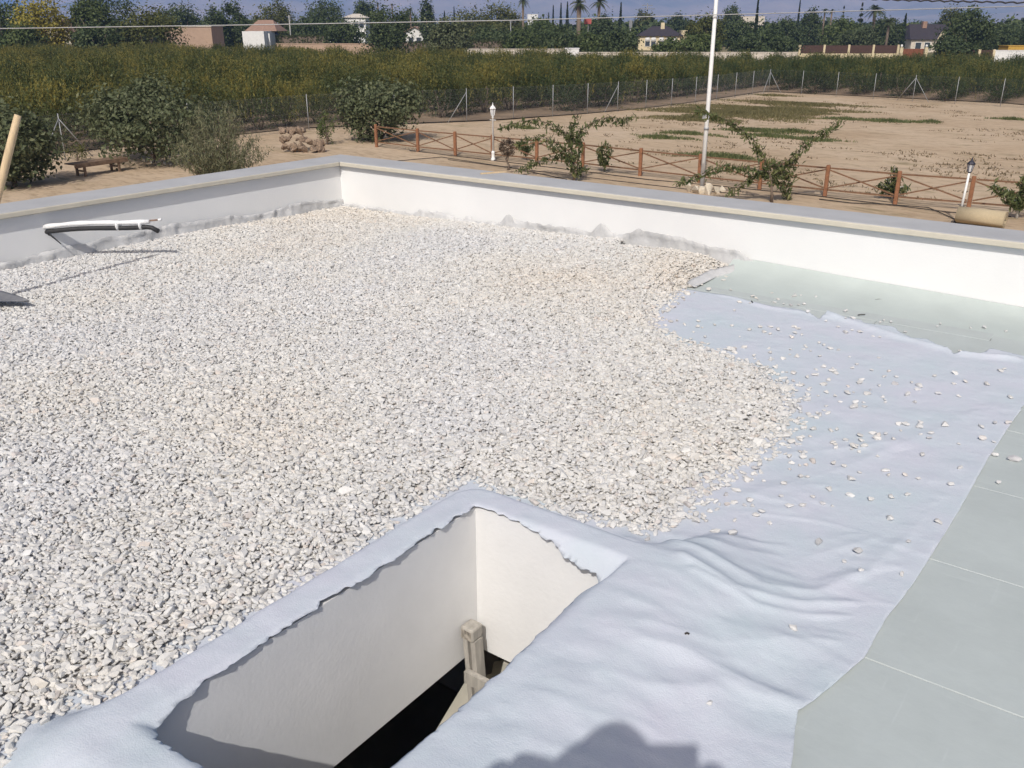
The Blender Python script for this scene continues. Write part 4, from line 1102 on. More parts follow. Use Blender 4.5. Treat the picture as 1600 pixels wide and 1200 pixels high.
peach('peach tree with level leafy arms standing right of the white lamp', (897, 283), [(898, 262), (893, 235), (896, 215)],
      [[(893, 240), (868, 222), (848, 213), (820, 216), (806, 224)], [(896, 218), (868, 196), (835, 186), (805, 192), (782, 197)], [(896, 225), (893, 205), (898, 188), (899, 178)],
       [(898, 220), (912, 200), (930, 188), (955, 182), (975, 187), (990, 178)], [(896, 246), (875, 243), (850, 248), (825, 258), (812, 262)], [(893, 270), (897, 240), (890, 215), (892, 195)], [(901, 272), (903, 245), (905, 225), (907, 200)], [(903, 268), (912, 262), (918, 258)], [(893, 255), (880, 236), (860, 228)]], 51, 42)
peach('peach tree with long drooping arms standing right of the tall mast', (1206, 316), [(1206, 300), (1205, 280), (1200, 262)],
      [[(1203, 270), (1170, 262), (1140, 258), (1115, 264), (1085, 276), (1060, 282)], [(1200, 265), (1192, 240), (1175, 215), (1150, 195), (1120, 180), (1090, 170)], [(1203, 275), (1185, 270), (1160, 285), (1140, 300)],
       [(1208, 265), (1235, 248), (1245, 238), (1270, 216), (1295, 200), (1314, 188)], [(1206, 270), (1225, 262), (1240, 255), (1245, 245)], [(1208, 278), (1225, 290), (1232, 308)], [(1205, 285), (1215, 270), (1230, 268), (1245, 276)], [(1200, 262), (1212, 255), (1222, 262), (1236, 292)]], 52, 44)
peach('small peach tree seen through the crossed rails right of the level armed tree', (944, 268), [(944, 255)], [[(944, 256), (941, 245), (938, 232), (946, 222)], [(944, 256), (950, 243), (951, 228)], [(944, 252), (937, 238)]], 53, 60, 0.02)
peach('small peach tree behind the fence post left of the leaning lamp', (1394, 310), [(1395, 296)], [[(1395, 300), (1398, 280), (1398, 258)], [(1395, 298), (1382, 290), (1372, 288)], [(1395, 298), (1408, 292), (1418, 291)], [(1396, 292), (1385, 280)], [(1396, 290), (1406, 280)]], 54, 60, 0.03, True)
peach('leafy young peach tree with whitewashed trunk behind the rolled mat', (1588, 341), [(1592, 325), (1596, 305)], [[(1592, 320), (1575, 302), (1560, 292), (1552, 287)], [(1594, 318), (1600, 295), (1602, 275)], [(1593, 320), (1600, 305), (1620, 292)], [(1592, 318), (1580, 310), (1575, 295)], [(1592, 322), (1606, 312), (1630, 300)]], 55, 70, 0.045, True)
peach('thin young sapling behind the rails left of the level armed tree', (823, 250), [(821, 236)], [[(821, 238), (815, 228), (812, 220)], [(821, 238), (828, 228), (834, 222)], [(821, 236), (822, 222)]], 56, 60, 0.015)
p = onz(793, 266, GZ)
t = tree('clipped_bush', 'small ball shaped brownish clipped bush on thin stems beside the white lamp', 'bush', tuple(p), 1.22, 0.36, M['dry_leaf'], 57, 1500, 0.055, 0.40, clumps=60, spread=0.14, limbs=3)

# ------------------------------------------------------------------ field grass
patches = [(1085, 186, 2.6, 1.6, 'olive'), (1150, 178, 5.2, 2.2, 'olive'), (1205, 172, 5.0, 2.0, 'olive'), (1240, 163, 4.0, 1.4, 'olive'), (1035, 216, 1.5, .55, 'g'), (1075, 210, 1.6, .55, 'g'), (1180, 205, 1.7, .6, 'g'), (1200, 213, 1.3, .5, 'g'), (1237, 206, 1.6, .5, 'g'),
           (1270, 219, 1.4, .45, 'g'), (1393, 190, 1.7, .6, 'g'), (1320, 187, 1.4, .45, 'g'), (1130, 246, 2.0, .6, 'g'), (1580, 187, 1.0, .35, 'g'), (1455, 191, .6, .25, 'g'), (823, 201, .7, .3, 'g'), (1210, 150, 1.6, .5, 'olive'), (1100, 172, 2.4, .8, 'olive')]
for i, (x, y, rx, ry, k) in enumerate(patches):
    q = onz(x, y, GZ); rx *= 1.15; ry *= 1.35
    grass_patch('grass_patch', 'low green grass growing in a patch on the bare sandy field', q[0], q[1], rx, ry, int(330 * rx * ry) + 120, 0.2, M['grass'] if k == 'g' else M['olive_grass'], 600 + i)
rg = np.random.default_rng(88)
# scattered dry weeds
n = 2600
X = rg.uniform(-29, 12, n); Y = rg.uniform(31, 72, n)
keep = fbm(X * 0.25, Y * 0.4, 3, 91) + 0.15 * rg.random(n) > 0.10
X, Y = X[keep], Y[keep]; P = []
for x, y in zip(X, Y):
    for k in range(10): P.append((x + rg.normal(0, 0.22), y + rg.normal(0, 0.09)))
P = np.array(P); n = len(P); h_ = rg.uniform(0.02, 0.11, n); ang = rg.uniform(0, 6.28, n)
b0 = np.stack([P[:, 0], P[:, 1], np.full(n, GZ + 0.005)], -1); dx = np.stack([np.cos(ang), np.sin(ang), 0 * ang], -1) * 0.03
v = np.stack([b0 - dx, b0 + dx, b0 + np.stack([rg.normal(0, .06, n), rg.normal(0, .06, n), h_], -1)], 1).reshape(-1, 3)
tag(np_obj('field_weeds', v, np.arange(n * 3).reshape(n, 3), M['dry_grass'], tint=np.clip(rg.normal(0.3, 0.25, n), 0, 1)), 'sparse dry weeds dotting the sandy field', 'weeds', kind='stuff')

# ------------------------------------------------------------------ things on the roof: pipes, shovel, ladder, offcut
hole = onX(74, 357, XL)
t = thing('pipe_bundle', 'white wrapped pipe and black hose sticking out of the left parapet', 'pipes', (hole[0] - 0.02, hole[1], hole[2]))
h0 = np.array(hole) - np.array((0.02, 0, 0))
def rel(*p): return tuple(np.array(p) - h0)
tip = np.array((-5.72, 3.56, 0.315))
A0 = np.array(hole); 
def along(u, off):
    c = A0 + (tip - A0) * u; c = c + np.array((0, 0, 0.008 * math.sin(u * 5.5) + 0.012 * u + off)); return c
MB().tube([tuple(along(u, 0.018) + np.array((0, 0.0, 0)) - h0) for u in np.linspace(-0.06, 0.93, 12)], [0.0165 + 0.0025 * math.sin(i * 2.1) for i in range(12)], 12).build('wrapped_pipe', M['white_tape'], t)
pth = [along(u, -0.022) + np.array((0.0, -0.006, 0)) for u in np.linspace(-0.06, 0.92, 12)]
pth += [along(0.96, -0.030), along(1.0, -0.055) + np.array((0.02, 0, 0))]
MB().tube([tuple(p - h0) for p in pth], 0.0165, 12).build('black_hose', M['black'], t)
MB().tube([tuple(along(u, 0.02) - h0) for u in (0.92, 1.03)], 0.006, 8).build('copper_end', M['copper'], t)
MB().tube([tuple(along(u, 0.02) - h0) for u in (1.03, 1.06)], 0.009, 8).build('end_cap', M['white_tape'], t)
for u in (0.66, 0.87):
    c = along(u, -0.004) - h0; d = (tip - A0) / np.linalg.norm(tip - A0)
    MB().tube([tuple(c - d * 0.006), tuple(c + d * 0.006)], 0.0375, 12).build('tape_band', M['white_tape'], t)
MB().tube([tuple(along(-0.04, -0.03) - h0), tuple(along(0.02, -0.05) - h0), tuple(along(0.10, -0.12) - h0)], [0.008, 0.006, 0.003], 6).build('loose_strip', M['black'], t)
MB().lathe([(0.055, 0), (0.05, 0.012)], (0, 0, 0), 14).build('hole_rim', M['black'], t).rotation_euler = (0, math.pi / 2, 0)
t.children[-1].location = (0.0205, 0, 0)

B = onz(-42, 477, 0.05); T = CAM + ray(28, 180) * 5.12
bz = float(gravel_z(np.array([B[0]]), np.array([B[1]]))[1][0]); B[2] = bz + 0.03
t = thing('shovel', 'shovel with pale wooden handle standing in the gravel at the left edge', 'shovel', tuple(B))
hd = (T - B); hl = np.linalg.norm(hd); hu = hd / hl
MB().tube([tuple(hu * s) for s in np.linspace(0.06, hl, 9)] , [0.0215 + 0.0012 * math.sin(i * 1.3) for i in range(8)] + [0.019], 14).build('handle', M['handle_wood'], t)
# blade: a dished plate pointing away from the handle
bd = onz(47, 480, 0.06) - B; bd[2] = 0; bl = float(np.linalg.norm(bd)); bu = bd / bl; bs = np.array((-bu[1], bu[0], 0))
vs = []; fs = []; nu, nv = 10, 9
for i in range(nu):
    u = i / (nu - 1)
    wd = 0.11 * (1.0 if u < 0.3 else max(0.0, 1 - (u - 0.3) / 0.71) ** 0.8)
    for j in range(nv):
        w = -1 + 2 * j / (nv - 1)
        c = bu * (u * bl) + bs * (w * wd); vs.append((c[0], c[1], 0.016 * w * w * (1 - 0.5 * u) + 0.027 - 0.012 * u))
for i in range(nu - 1):
    for j in range(nv - 1): fs.append((i * nv + j, (i + 1) * nv + j, (i + 1) * nv + j + 1, i * nv + j + 1))
o = MB().add(vs, fs, True).build('blade', M['steel'], t); so = o.modifiers.new('solid', 'SOLIDIFY'); so.thickness = 0.003
MB().tube([tuple(bu * 0.05 + np.array((0, 0, 0.02))), tuple(np.array((0, 0, 0.03))), tuple(hu * 0.12), tuple(hu * 0.22)], [0.014, 0.021, 0.025, 0.024], 12).build('socket', M['steel'], t)

# ladder in the hatch
top = onY(741, 968, HY1 - 0.06)
t = thing('wooden_ladder', 'old grey wooden ladder standing in the open hatch', 'ladder', (top[0], HY1 - 0.10, GZ + 0.12))
lzb = GZ + 0.12
def lr(x, y, z): return (x - top[0], y - (HY1 - 0.10), z - lzb)
lean = 0.0; drift = 0.07
zt = float(top[2]) - 0.01
for sx in (0.0, 0.42):
    x = top[0] + sx
    def yz(z): return HY1 - 0.075 - (zt - z) * lean
    for k, yy in ((0, 0.0), (1, 0.0)):
        xo = x - 0.016 + 0.033 * k
        MB().bar(lr(xo + drift * 0.05, yz(zt - 0.055), zt - 0.055), lr(xo + drift * (zt - lzb), yz(lzb), lzb), 0.020, 0.045, up=(0, 1, 0)).build('stile', M['ladder_wood'], t)
    o = MB().box(lr(x, yz(zt - 0.028), zt - 0.028), (0.056, 0.06, 0.052)).build('stile_cap', M['ladder_wood'], t)
    bv = o.modifiers.new('bevel', 'BEVEL'); bv.width = 0.008; bv.segments = 2
    MB().box(lr(x, yz(zt - 0.028) - 0.0305, zt - 0.030), (0.042, 0.003, 0.036)).build('end_grain', M['end_grain'], t)
for k in range(11):
    z = zt - 0.20 - 0.27 * k; y = HY1 - 0.075 - (zt - z) * lean
    MB().box(lr(top[0] + 0.235 + drift * (zt - z), y - 0.036, z), (0.50, 0.022, 0.05)).build('rung', M['ladder_wood'], t)

a = onz(751, 272, 0.432); q = onz(791, 269, 0.432)
o = MB().bar((a[0], a[1], 0.4365), (q[0], q[1], 0.4365), 0.018, 0.011).build('wood_offcut', M['handle_wood'])
tag(o, 'thin pale wood offcut lying on the coping near the corner', 'wood offcut')
# dark scraps on fleece and boards
for i, (x, y, L_, a_) in enumerate(((1071, 1020, 0.012, 0.6), (1175, 473, 0.035, 2.2), (1346, 491, 0.05, 0.9), (1373, 468, 0.05, 0.8), (1290, 432, 0.02, .2))):
    p = onz(x, y, 0.012); z = float(fleece_z(np.array([p[0]]), np.array([p[1]]))[0]) + 0.003
    o = MB().tube([(-L_ / 2, 0, 0), (0, 0.002, 0.002), (L_ / 2, 0, 0)], 0.003, 5).build('dark_scrap', M['hose'])
    o.location = (p[0], p[1], z); o.rotation_euler = (0, 0, a_)
    tag(o, ('tiny dark bent scrap on the fleece right of the hatch', 'short dark twig on the fleece near the turned up corner', 'thin dark twig at the far edge of the fleece', 'thin dark twig on the green boards near the far parapet', 'small dark scrap on the boards at the foot of the far parapet')[i], 'scrap')

# ------------------------------------------------------------------ the photographer, standing behind the camera
def skin_chain(name, nodes, edges, mt, parent, sub=2, root=0):
    me = bpy.data.meshes.new(name)
    me.from_pydata([n[:3] for n in nodes], edges, [])
    o = link(bpy.data.objects.new(name, me), parent)
    sk = o.modifiers.new('skin', 'SKIN')
    lay = me.skin_vertices[0] if me.skin_vertices else None
    if lay is None:
        bpy.context.view_layer.update(); lay = me.skin_vertices[0]
    for i, n in enumerate(nodes):
        lay.data[i].radius = (n[3], n[4] if len(n) > 4 else n[3]); lay.data[i].use_root = (i == root)
    sb = o.modifiers.new('sub', 'SUBSURF'); sb.levels = sub; sb.render_levels = sub
    sk.use_smooth_shade = True
    me.materials.append(mt)
    return o
hx, hy = -0.088, -0.112                                   # head, left of and behind the lens
fx_, fy_ = FWD; rx_, ry_ = CR[0], CR[1]
def bp_(r, f, z): return (hx + rx_ * r + fx_ * f, hy + ry_ * r + fy_ * f, z)
person = thing('person', 'person in blue shirt and dark trousers holding up a phone to take the picture', 'person', (hx - fx_ * 0.12, hy - fy_ * 0.12, 0.006))
off = np.array((hx - fx_ * 0.12, hy - fy_ * 0.12, 0.006))
def sub(n): return (n[0] - off[0], n[1] - off[1], n[2] - off[2])
def N3(r, f, z, a, b_=None): return (*sub(bp_(r, f, z)), a, b_ or a)
body = [N3(0, -.14, .96, .15, .12), N3(0, -.15, 1.14, .14, .11), N3(0, -.14, 1.34, .17, .11), N3(0, -.10, 1.45, .09, .08), N3(0, -.05, 1.51, .055), N3(0, -.02, 1.58, .07, .082), N3(0, -.02, 1.66, .072, .088),
        N3(-.19, -.12, 1.43, .065), N3(-.36, .00, 1.34, .050), N3(-.17, .16, 1.47, .036), N3(.19, -.12, 1.43, .065), N3(.40, -.02, 1.36, .050), N3(.27, .10, 1.50, .036),
        N3(-.10, -.14, .90, .095), N3(-.11, -.11, .50, .065), N3(-.11, -.14, .09, .045), N3(-.11, -.02, .045, .038), N3(.10, -.14, .90, .095), N3(.12, -.11, .50, .065), N3(.12, -.14, .09, .045), N3(.12, -.02, .045, .038)]
ed = [(0, 1), (1, 2), (2, 3), (3, 4), (4, 5), (5, 6), (2, 7), (7, 8), (8, 9), (2, 10), (10, 11), (11, 12), (0, 13), (13, 14), (14, 15), (15, 16), (0, 17), (17, 18), (18, 19), (19, 20)]
skin_chain('body', body, ed, M['skin'], person)
sh = [N3(0, -.15, 1.0, .165, .135), N3(0, -.15, 1.14, .152, .122), N3(0, -.14, 1.34, .182, .122), N3(0, -.105, 1.47, .10, .09), N3(-.19, -.12, 1.43, .078), N3(-.27, -.05, 1.34, .07), N3(.19, -.12, 1.43, .078), N3(.29, -.065, 1.345, .07)]
skin_chain('shirt', sh, [(0, 1), (1, 2), (2, 3), (2, 4), (4, 5), (2, 6), (6, 7)], M['shirt'], person)
tr = [N3(0, -.14, .98, .16, .13), N3(-.10, -.14, .88, .108), N3(-.11, -.11, .50, .085), N3(-.11, -.14, .12, .075), N3(.10, -.14, .88, .108), N3(.12, -.11, .50, .085), N3(.12, -.14, .12, .075)]
skin_chain('trousers', tr, [(0, 1), (1, 2), (2, 3), (0, 4), (4, 5), (5, 6)], M['trousers'], person)
MB().lathe([(0.14, -0.06), (0.135, -0.05), (0.10, 0.0), (0.075, 0.05), (0.045, 0.09), (0.010, 0.112)], sub(bp_(0.01, -.02, 1.642)), 24).build('sun_hat', M['handle_wood'], person)
skin_chain('hair', [N3(0, -.05, 1.61, .07, .08), N3(0, -.035, 1.675, .07, .085)], [(0, 1)], M['hair'], person)
def finger(r0, f0, z0, r1, f1, z1, r2, f2, z2): 
    return [N3(r0, f0, z0, .010), N3((r0 + r1) / 2, (f0 + f1) / 2, (z0 + z1) / 2 , .009), N3(r1, f1, z1, .0085), N3(r2, f2, z2, .007)]
# lens sits at person frame r=.159 f=-.038+..; hands clasp the two ends of the phone behind it
lr0 = float((np.array((0, 0)) - np.array((hx, hy))) @ CR[:2]); lf0 = float((np.array((0, 0)) - np.array((hx, hy))) @ FWD)
for sgn, wrist in ((-1, (-.17, .16, 1.47)), (1, (.27, .10, 1.50))):
    er = lr0 - 0.05 + sgn * 0.085; ef = lf0 - 0.035
    palm = [N3(*wrist, .034, .028), N3((wrist[0] + er) / 2 + sgn * .02, (wrist[1] + ef) / 2 - .01, (wrist[2] + 1.585) / 2, .036, .026), N3(er + sgn * .012, ef - .015, 1.575, .030, .018)]
    o = skin_chain('hand', palm, [(0, 1), (1, 2)], M['skin'], person)
    for k, zz in enumerate((1.545, 1.562, 1.580, 1.598)):
        L_ = (0.045, 0.058, 0.062, 0.055)[k]
        fg = finger(er + sgn * .015, ef - .015, zz, er + sgn * .012, ef + .012, zz + .004, er - sgn * L_ * 0.35, ef + .012, zz + .004)
        skin_chain('finger', fg, [(0, 1), (1, 2), (2, 3)], M['skin'], o, 1)
    fg = finger(er + sgn * .01, ef - .022, 1.56, er - sgn * .012, ef - .03, 1.60, er - sgn * .03, ef - .026, 1.62)
    skin_chain('thumb', fg, [(0, 1), (1, 2), (2, 3)], M['skin'], o, 1)
pc = np.array((0, 0, 1.612)) - np.array((*FWD, 0)) * 0.035 - np.array((*CR[:2], 0)) * 0.01
o = MB().box((0, 0, 0.012), (0.162, 0.009, 0.084)).build('phone', M['black']); o.location = tuple(pc); o.rotation_euler = (-0.38, 0, YAW)
bv = o.modifiers.new('bevel', 'BEVEL'); bv.width = 0.004; bv.segments = 2
tag(o, 'dark phone held level in both hands of the person', 'phone')

# ------------------------------------------------------------------ far: houses, walls, trees
def frame(x, d):
    p = far(x, d); return p
def fthing(name, label, cat, x, d, group=None, turn=0.0):
    p = far(x, d); ang = math.atan2(p[1], p[0]) - math.pi / 2
    return thing(name, label, cat, (p[0], p[1], GZ), YAW + turn, group)
def wpx(px, d): return px / 1506.0 * d
def hgt(y, d): return hz(y, d) - GZ
def hip_roof(mb, w, dp, z0, z1, ov=0.4, ridge=0.4):
    x, y = w / 2 + ov, dp / 2 + ov; r = w / 2 * ridge
    mb.add([(-x, -y, z0), (x, -y, z0), (x, y, z0), (-x, y, z0), (-r, 0, z1), (r, 0, z1)], [(0, 1, 5, 4), (1, 2, 5), (2, 3, 4, 5), (3, 0, 4), (3, 2, 1, 0)])
    return mb
def gable_roof(mb, w, dp, z0, z1, ov=0.35, th=0.15):      # ridge runs front to back, gable faces the viewer
    x, y = w / 2 + ov, dp / 2 + ov
    zz = z0 - (z1 - z0) * ov / (w / 2)
    mb.add([(-x, -y, zz), (0, -y, z1), (x, -y, zz), (-x, y, zz), (0, y, z1), (x, y, zz), (-x, -y, zz - th), (0, -y, z1 - th), (x, -y, zz - th), (-x, y, zz - th), (0, y, z1 - th), (x, y, zz - th)],
           [(0, 1, 4, 3), (1, 2, 5, 4), (6, 9, 10, 7), (7, 10, 11, 8), (0, 6, 7, 1), (1, 7, 8, 2), (3, 4, 10, 9), (4, 5, 11, 10), (0, 3, 9, 6), (2, 8, 11, 5)])
    return mb
def window(t, x, z, w, h, y, frame_m='house_white'):
    o = MB().box((x, y - 0.05, z), (w + 0.16, 0.10, h + 0.16)).build('window', M[frame_m], t)
    MB().box((x, y - 0.105, z), (w, 0.02, h)).build('pane', M['window'], o)
# yellow villa with dark hip roof and arched windows
d = 235
t = fthing('villa', 'yellow villa with dark hipped roof, cream chimney and arched white windows', 'house', 1031, d, turn=-0.1)
w = wpx(66, d); dp = 9; e = hgt(55, d); MB().b2((-w / 2, -dp / 2, 0), (w / 2, dp / 2, e)).build('wall', M['cream'], t)
rf = hip_roof(MB(), w, dp, e + 0.01, hgt(41, d), 0.5, 0.35).build('roof', M['slate'], t)
MB().box((wpx(4, d), -1.0, hgt(43, d)), (0.9, 0.9, 2.2)).build('chimney', M['cream'], rf)
for x in (-19, -10, 2, 13, 22):
    window(t, wpx(x, d), e * 0.52, 1.1, 1.5, -dp / 2)
    MB().lathe([(0.62, -0.06), (0.62, 0.06)], (0, 0, 0), 14).build('window_arch', M['house_white'], t).matrix_local = Matrix.Translation((wpx(x, d), -dp / 2 - 0.06, e * 0.52 + 0.78)) @ Matrix.Rotation(math.pi / 2, 4, 'X')
MB().b2((w / 2 + 0.01, -2.5, 0), (w / 2 + wpx(9, d), 4.5, hgt(47, d))).build('side_wing', M['cream'], t)
# dark roofed house at right
d = 215
t = fthing('farmhouse', 'house with dark tiled roof, cream gable and red chimney at the right', 'house', 1448, d)
w = wpx(70, d); dp = 10; e = hgt(60, d)
MB().b2((-w / 2, -dp / 2, 0), (w / 2, dp / 2, e)).build('wall', M['pale_house'], t)
mb = MB(); x, y = w / 2 + .5, dp / 2 + .5
mb.add([(-x, -y, e + 0.01), (x, -y, e + .01), (x, y, e + .01), (-x, y, e + .01), (-x + 1.5, 0, hgt(38, d)), (x - 1.5, 0, hgt(38, d))], [(0, 1, 5, 4), (1, 2, 5), (2, 3, 4, 5), (3, 0, 4), (3, 2, 1, 0)])
rf = mb.build('roof', M['slate'], t)
MB().box((-wpx(8, d), -1.2, hgt(39, d)), (0.9, 0.9, 1.4)).build('chimney', M['terracotta'], rf)
gw = wpx(32, d)
gx_ = wpx(19, d)
mb = MB(); mb.add([(gx_ - gw / 2, -dp / 2 - 1.6, e + .1), (gx_ + gw / 2, -dp / 2 - 1.6, e + .1), (gx_, -dp / 2 - 1.6, hgt(47, d)), (gx_ - gw / 2, 0, e + .1), (gx_ + gw / 2, 0, e + .1), (gx_, 0, hgt(47, d))],
                  [(0, 1, 2), (0, 2, 5, 3), (1, 4, 5, 2), (0, 3, 4, 1), (3, 5, 4)])
mb.build('porch_gable', M['cream'], t)
for x in (-9, 3, 16): MB().box((wpx(x + 14, d), -dp / 2 - 1.5, e / 2), (0.3, 0.3, e)).build('porch_column', M['house_white'], t)
for x in (-24, -10, 10, 24): window(t, wpx(x, d), e * 0.5, 1.2, 1.4, -dp / 2)
# white house with terracotta roof at left
d = 182
t = fthing('white_house', 'small white house with terracotta roof and blue grey awning at left', 'house', 416, d)
w = wpx(46, d); e = hgt(48, d)
MB().b2((-w / 2, -4, 0), (w / 2 - wpx(14, d), 4, e)).build('wall', M['house_white'], t)
hip_roof(MB(), w, 8.4, e + .01, hgt(32, d), 0.2, 0.5).build('roof', M['terracotta'], t)
gable_roof(MB(), wpx(26, d), 4, hgt(51, d), hgt(42, d), 0.2).build('awning', M['bluegrey'], t)
t.children[-1].location = (wpx(8, d), -6.2, 0)
for x in (-4, 8, 20): MB().box((wpx(x, d), -8, hgt(51, d) / 2), (0.25, 0.25, hgt(51, d))).build('awning_post', M['house_white'], t)
MB().b2((wpx(-10, d), -6.5, 0), (wpx(8, d), -4.1, hgt(52, d))).build('porch_wall', M['house_white'], t)
window(t, wpx(-15, d), 1.6, 1.2, 1.2, -4)
# two storey pale house behind trees
d = 250
t = fthing('tall_house', 'pale two storey house half hidden between dark trees left of centre', 'house', 558, d)
w = wpx(34, d); e = hgt(29, d)
MB().b2((-w / 2, -4, 0), (w / 2, 4, e)).build('wall', M['house_white'], t)
hip_roof(MB(), w, 8, e + .01, hgt(23, d), 0.4, 0.3).build('roof', M['pale_house'], t)
for x in (-9, 3, 11): window(t, wpx(x, d), e * 0.78, 1.2, 1.4, -4); window(t, wpx(x, d), e * 0.32, 1.2, 1.6, -4)
MB().b2((-w / 2 + .3, -5.0, e * 0.5), (w / 2 - .3, -4.01, e * 0.54)).build('balcony', M['house_white'], t)
# gabled white cottage
d = 240
t = fthing('cottage', 'white gabled cottage with red tiled roof left of the mast column of trees', 'house', 650, d)
t['label'] = 'white gabled cottage with red roof between the two dark round trees'
w = wpx(28, d); e = hgt(48, d)
MB().b2((-w / 2, -4, 0), (w / 2, 4, e)).build('wall', M['house_white'], t)
MB().add([(-w / 2, -4, e), (w / 2, -4, e), (0, -4, hgt(41.5, d)), (-w / 2, -3.8, e), (w / 2, -3.8, e), (0, -3.8, hgt(41.5, d))], [(0, 1, 2), (5, 4, 3), (0, 2, 5, 3), (1, 4, 5, 2)]).build('gable', M['house_white'], t)
gable_roof(MB(), w, 8, e + .05, hgt(41, d), 0.5).build('roof', M['terracotta'], t)
for x in (-6, 6): window(t, wpx(x, d), e * .5, 1.1, 1.3, -4)
# beige blank shed
d = 150
t = fthing('blank_shed', 'windowless pinkish beige shed above the orchard at left', 'shed', 303, d)
w = wpx(72, d)
MB().b2((-w / 2, -3, 0), (w / 2, 3, hgt(42, d))).build('wall', M['pink_beige'], t)
MB().b2((-w / 2 - .1, -3.1, hgt(42, d) + .005), (w / 2 + .1, 3.1, hgt(42, d) + 0.12)).build('flat_roof', M['pale_house'], t)
# stone gabled house behind the yellow tree
d = 175
t = fthing('stone_house', 'tan gabled house half hidden behind the yellow tree', 'house', 105, d)
w = wpx(36, d); e = hgt(48, d)
MB().b2((-w / 2, -4, 0), (w / 2, 4, e)).build('wall', M['pale_house'], t)
MB().add([(-w / 2, -4, e), (w / 2, -4, e), (0, -4, hgt(32, d)), (-w / 2, -3.8, e), (w / 2, -3.8, e), (0, -3.8, hgt(32, d))], [(0, 1, 2), (5, 4, 3), (0, 2, 5, 3), (1, 4, 5, 2)]).build('gable', M['pale_house'], t)
gable_roof(MB(), w, 8, e + .05, hgt(31, d), 0.3).build('roof', M['terracotta'], t)
window(t, 0, e * .7, 1.0, 1.2, -4)
# small white outbuildings and walls
def block(name, label, cat, x0, x1, y0, d, mt, depth=2.5, cap=None, z0=0.0):
    t = fthing(name, label, cat, (x0 + x1) / 2, d)
    w = wpx(x1 - x0, d)
    MB().b2((-w / 2, -depth / 2, z0), (w / 2, depth / 2, hgt(y0, d))).build('wall', M[mt], t)
    MB().b2((-w / 2 - .06, -depth / 2 - .06, hgt(y0, d) + .003), (w / 2 + .06, depth / 2 + .06, hgt(y0, d) + 0.10)).build('cap', M[cap or mt], t)
    return t
block('white_shed', 'small white shed at the end of the long clipped hedge', 'shed', 513, 526, 56, 175, 'house_white')
block('white_hut', 'white hut beneath the pale two storey house', 'shed', 554, 571, 57, 180, 'house_white')
block('water_tank', 'low white tank below the tall palm with thick crown', 'tank', 882, 905, 74, 128, 'house_white', 1.6)
block('field_wall', 'long low pinkish wall behind the orchard left of centre', 'wall', 430, 590, 67, 160, 'pink_beige', 0.3)
block('field_wall', 'low cream wall behind the orchard at centre', 'wall', 725, 900, 75, 142, 'pale_house', 0.3)
block('field_wall', 'low rubble wall behind the orchard below the yellow villa', 'wall', 900, 1250, 80, 130, 'pale_house', 0.3)
block('grey_wall', 'pale grey wall at the far right behind the orchard', 'wall', 1561, 1640, 77, 140, 'house_white', 0.3)
block('ochre_cover', 'ochre cover standing behind the pale grey wall at right', 'cover', 1574, 1640, 70, 150, 'ochre', 3)
block('white_house', 'small white house at the right edge behind the trees', 'house', 1582, 1597, 49, 260, 'pale_house', 6)
block('white_house', 'white house far behind the slim cypress right of the mast', 'house', 1148, 1190, 27, 330, 'pale_house', 6)
block('white_house', 'bright white low building far beyond the bushes right of the mast', 'house', 1208, 1224, 48, 250, 'house_white', 5)
block('white_house', 'small cream building beside the brown panel fence end', 'house', 1255, 1267, 49, 280, 'cream', 4)
block('white_house', 'far white building between the tall palm and the cypress group', 'house', 824, 840, 24, 420, 'house_white', 8)
# brown panel fence on cream wall, with gate
def panel_fence(label, x0, x1, y0, ym, d, npan, seed):
    t = fthing('panel_fence', label, 'fence', (x0 + x1) / 2, d)
    w = wpx(x1 - x0, d); pw = w / npan; zb = hgt(ym, d); zt_ = hgt(y0, d)
    MB().b2((-w / 2, -0.12, 0), (w / 2, 0.12, zb)).build('base_wall', M['cream'], t)
    for k in range(npan + 1): MB().box((-w / 2 + k * pw, -0.02, zt_ / 2 + .05), (0.34, 0.34, zt_ + 0.1)).build('pillar', M['cream'], t)
    for k in range(npan): MB().b2((-w / 2 + k * pw + 0.18, -0.05, zb + 0.01), (-w / 2 + (k + 1) * pw - 0.18, 0.05, zt_)).build('panel', M['brown_panel'], t)
panel_fence('dark brown panel fence on a cream wall left of the gabled farmhouse', 1253, 1408, 69, 81, 165, 4, 1)
panel_fence('short dark brown panel fence on a cream wall near the right edge', 1514, 1560, 76, 88, 140, 2, 2)
d = 163
t = fthing('garden_gate', 'reddish brown double gate between cream pillars before the farmhouse', 'gate', 1433, d)
for s in (-1, 1):
    MB().b2((-wpx(16, d) if s < 0 else 0.02, -0.05, 0.1), (-0.02 if s < 0 else wpx(16, d), 0.05, hgt(74, d))).build('gate_leaf', M['red_brown'], t)
    MB().box((s * wpx(19.5, d), 0, hgt(72, d) / 2), (0.5, 0.5, hgt(72, d))).build('pillar', M['cream'], t)
    MB().lathe([(0.1, 0), (0.22, 0.2), (0.16, 0.4), (0.03, 0.46)], (s * wpx(19.5, d), 0, hgt(72, d) + .01), 8).build('globe', M['house_white'], t)
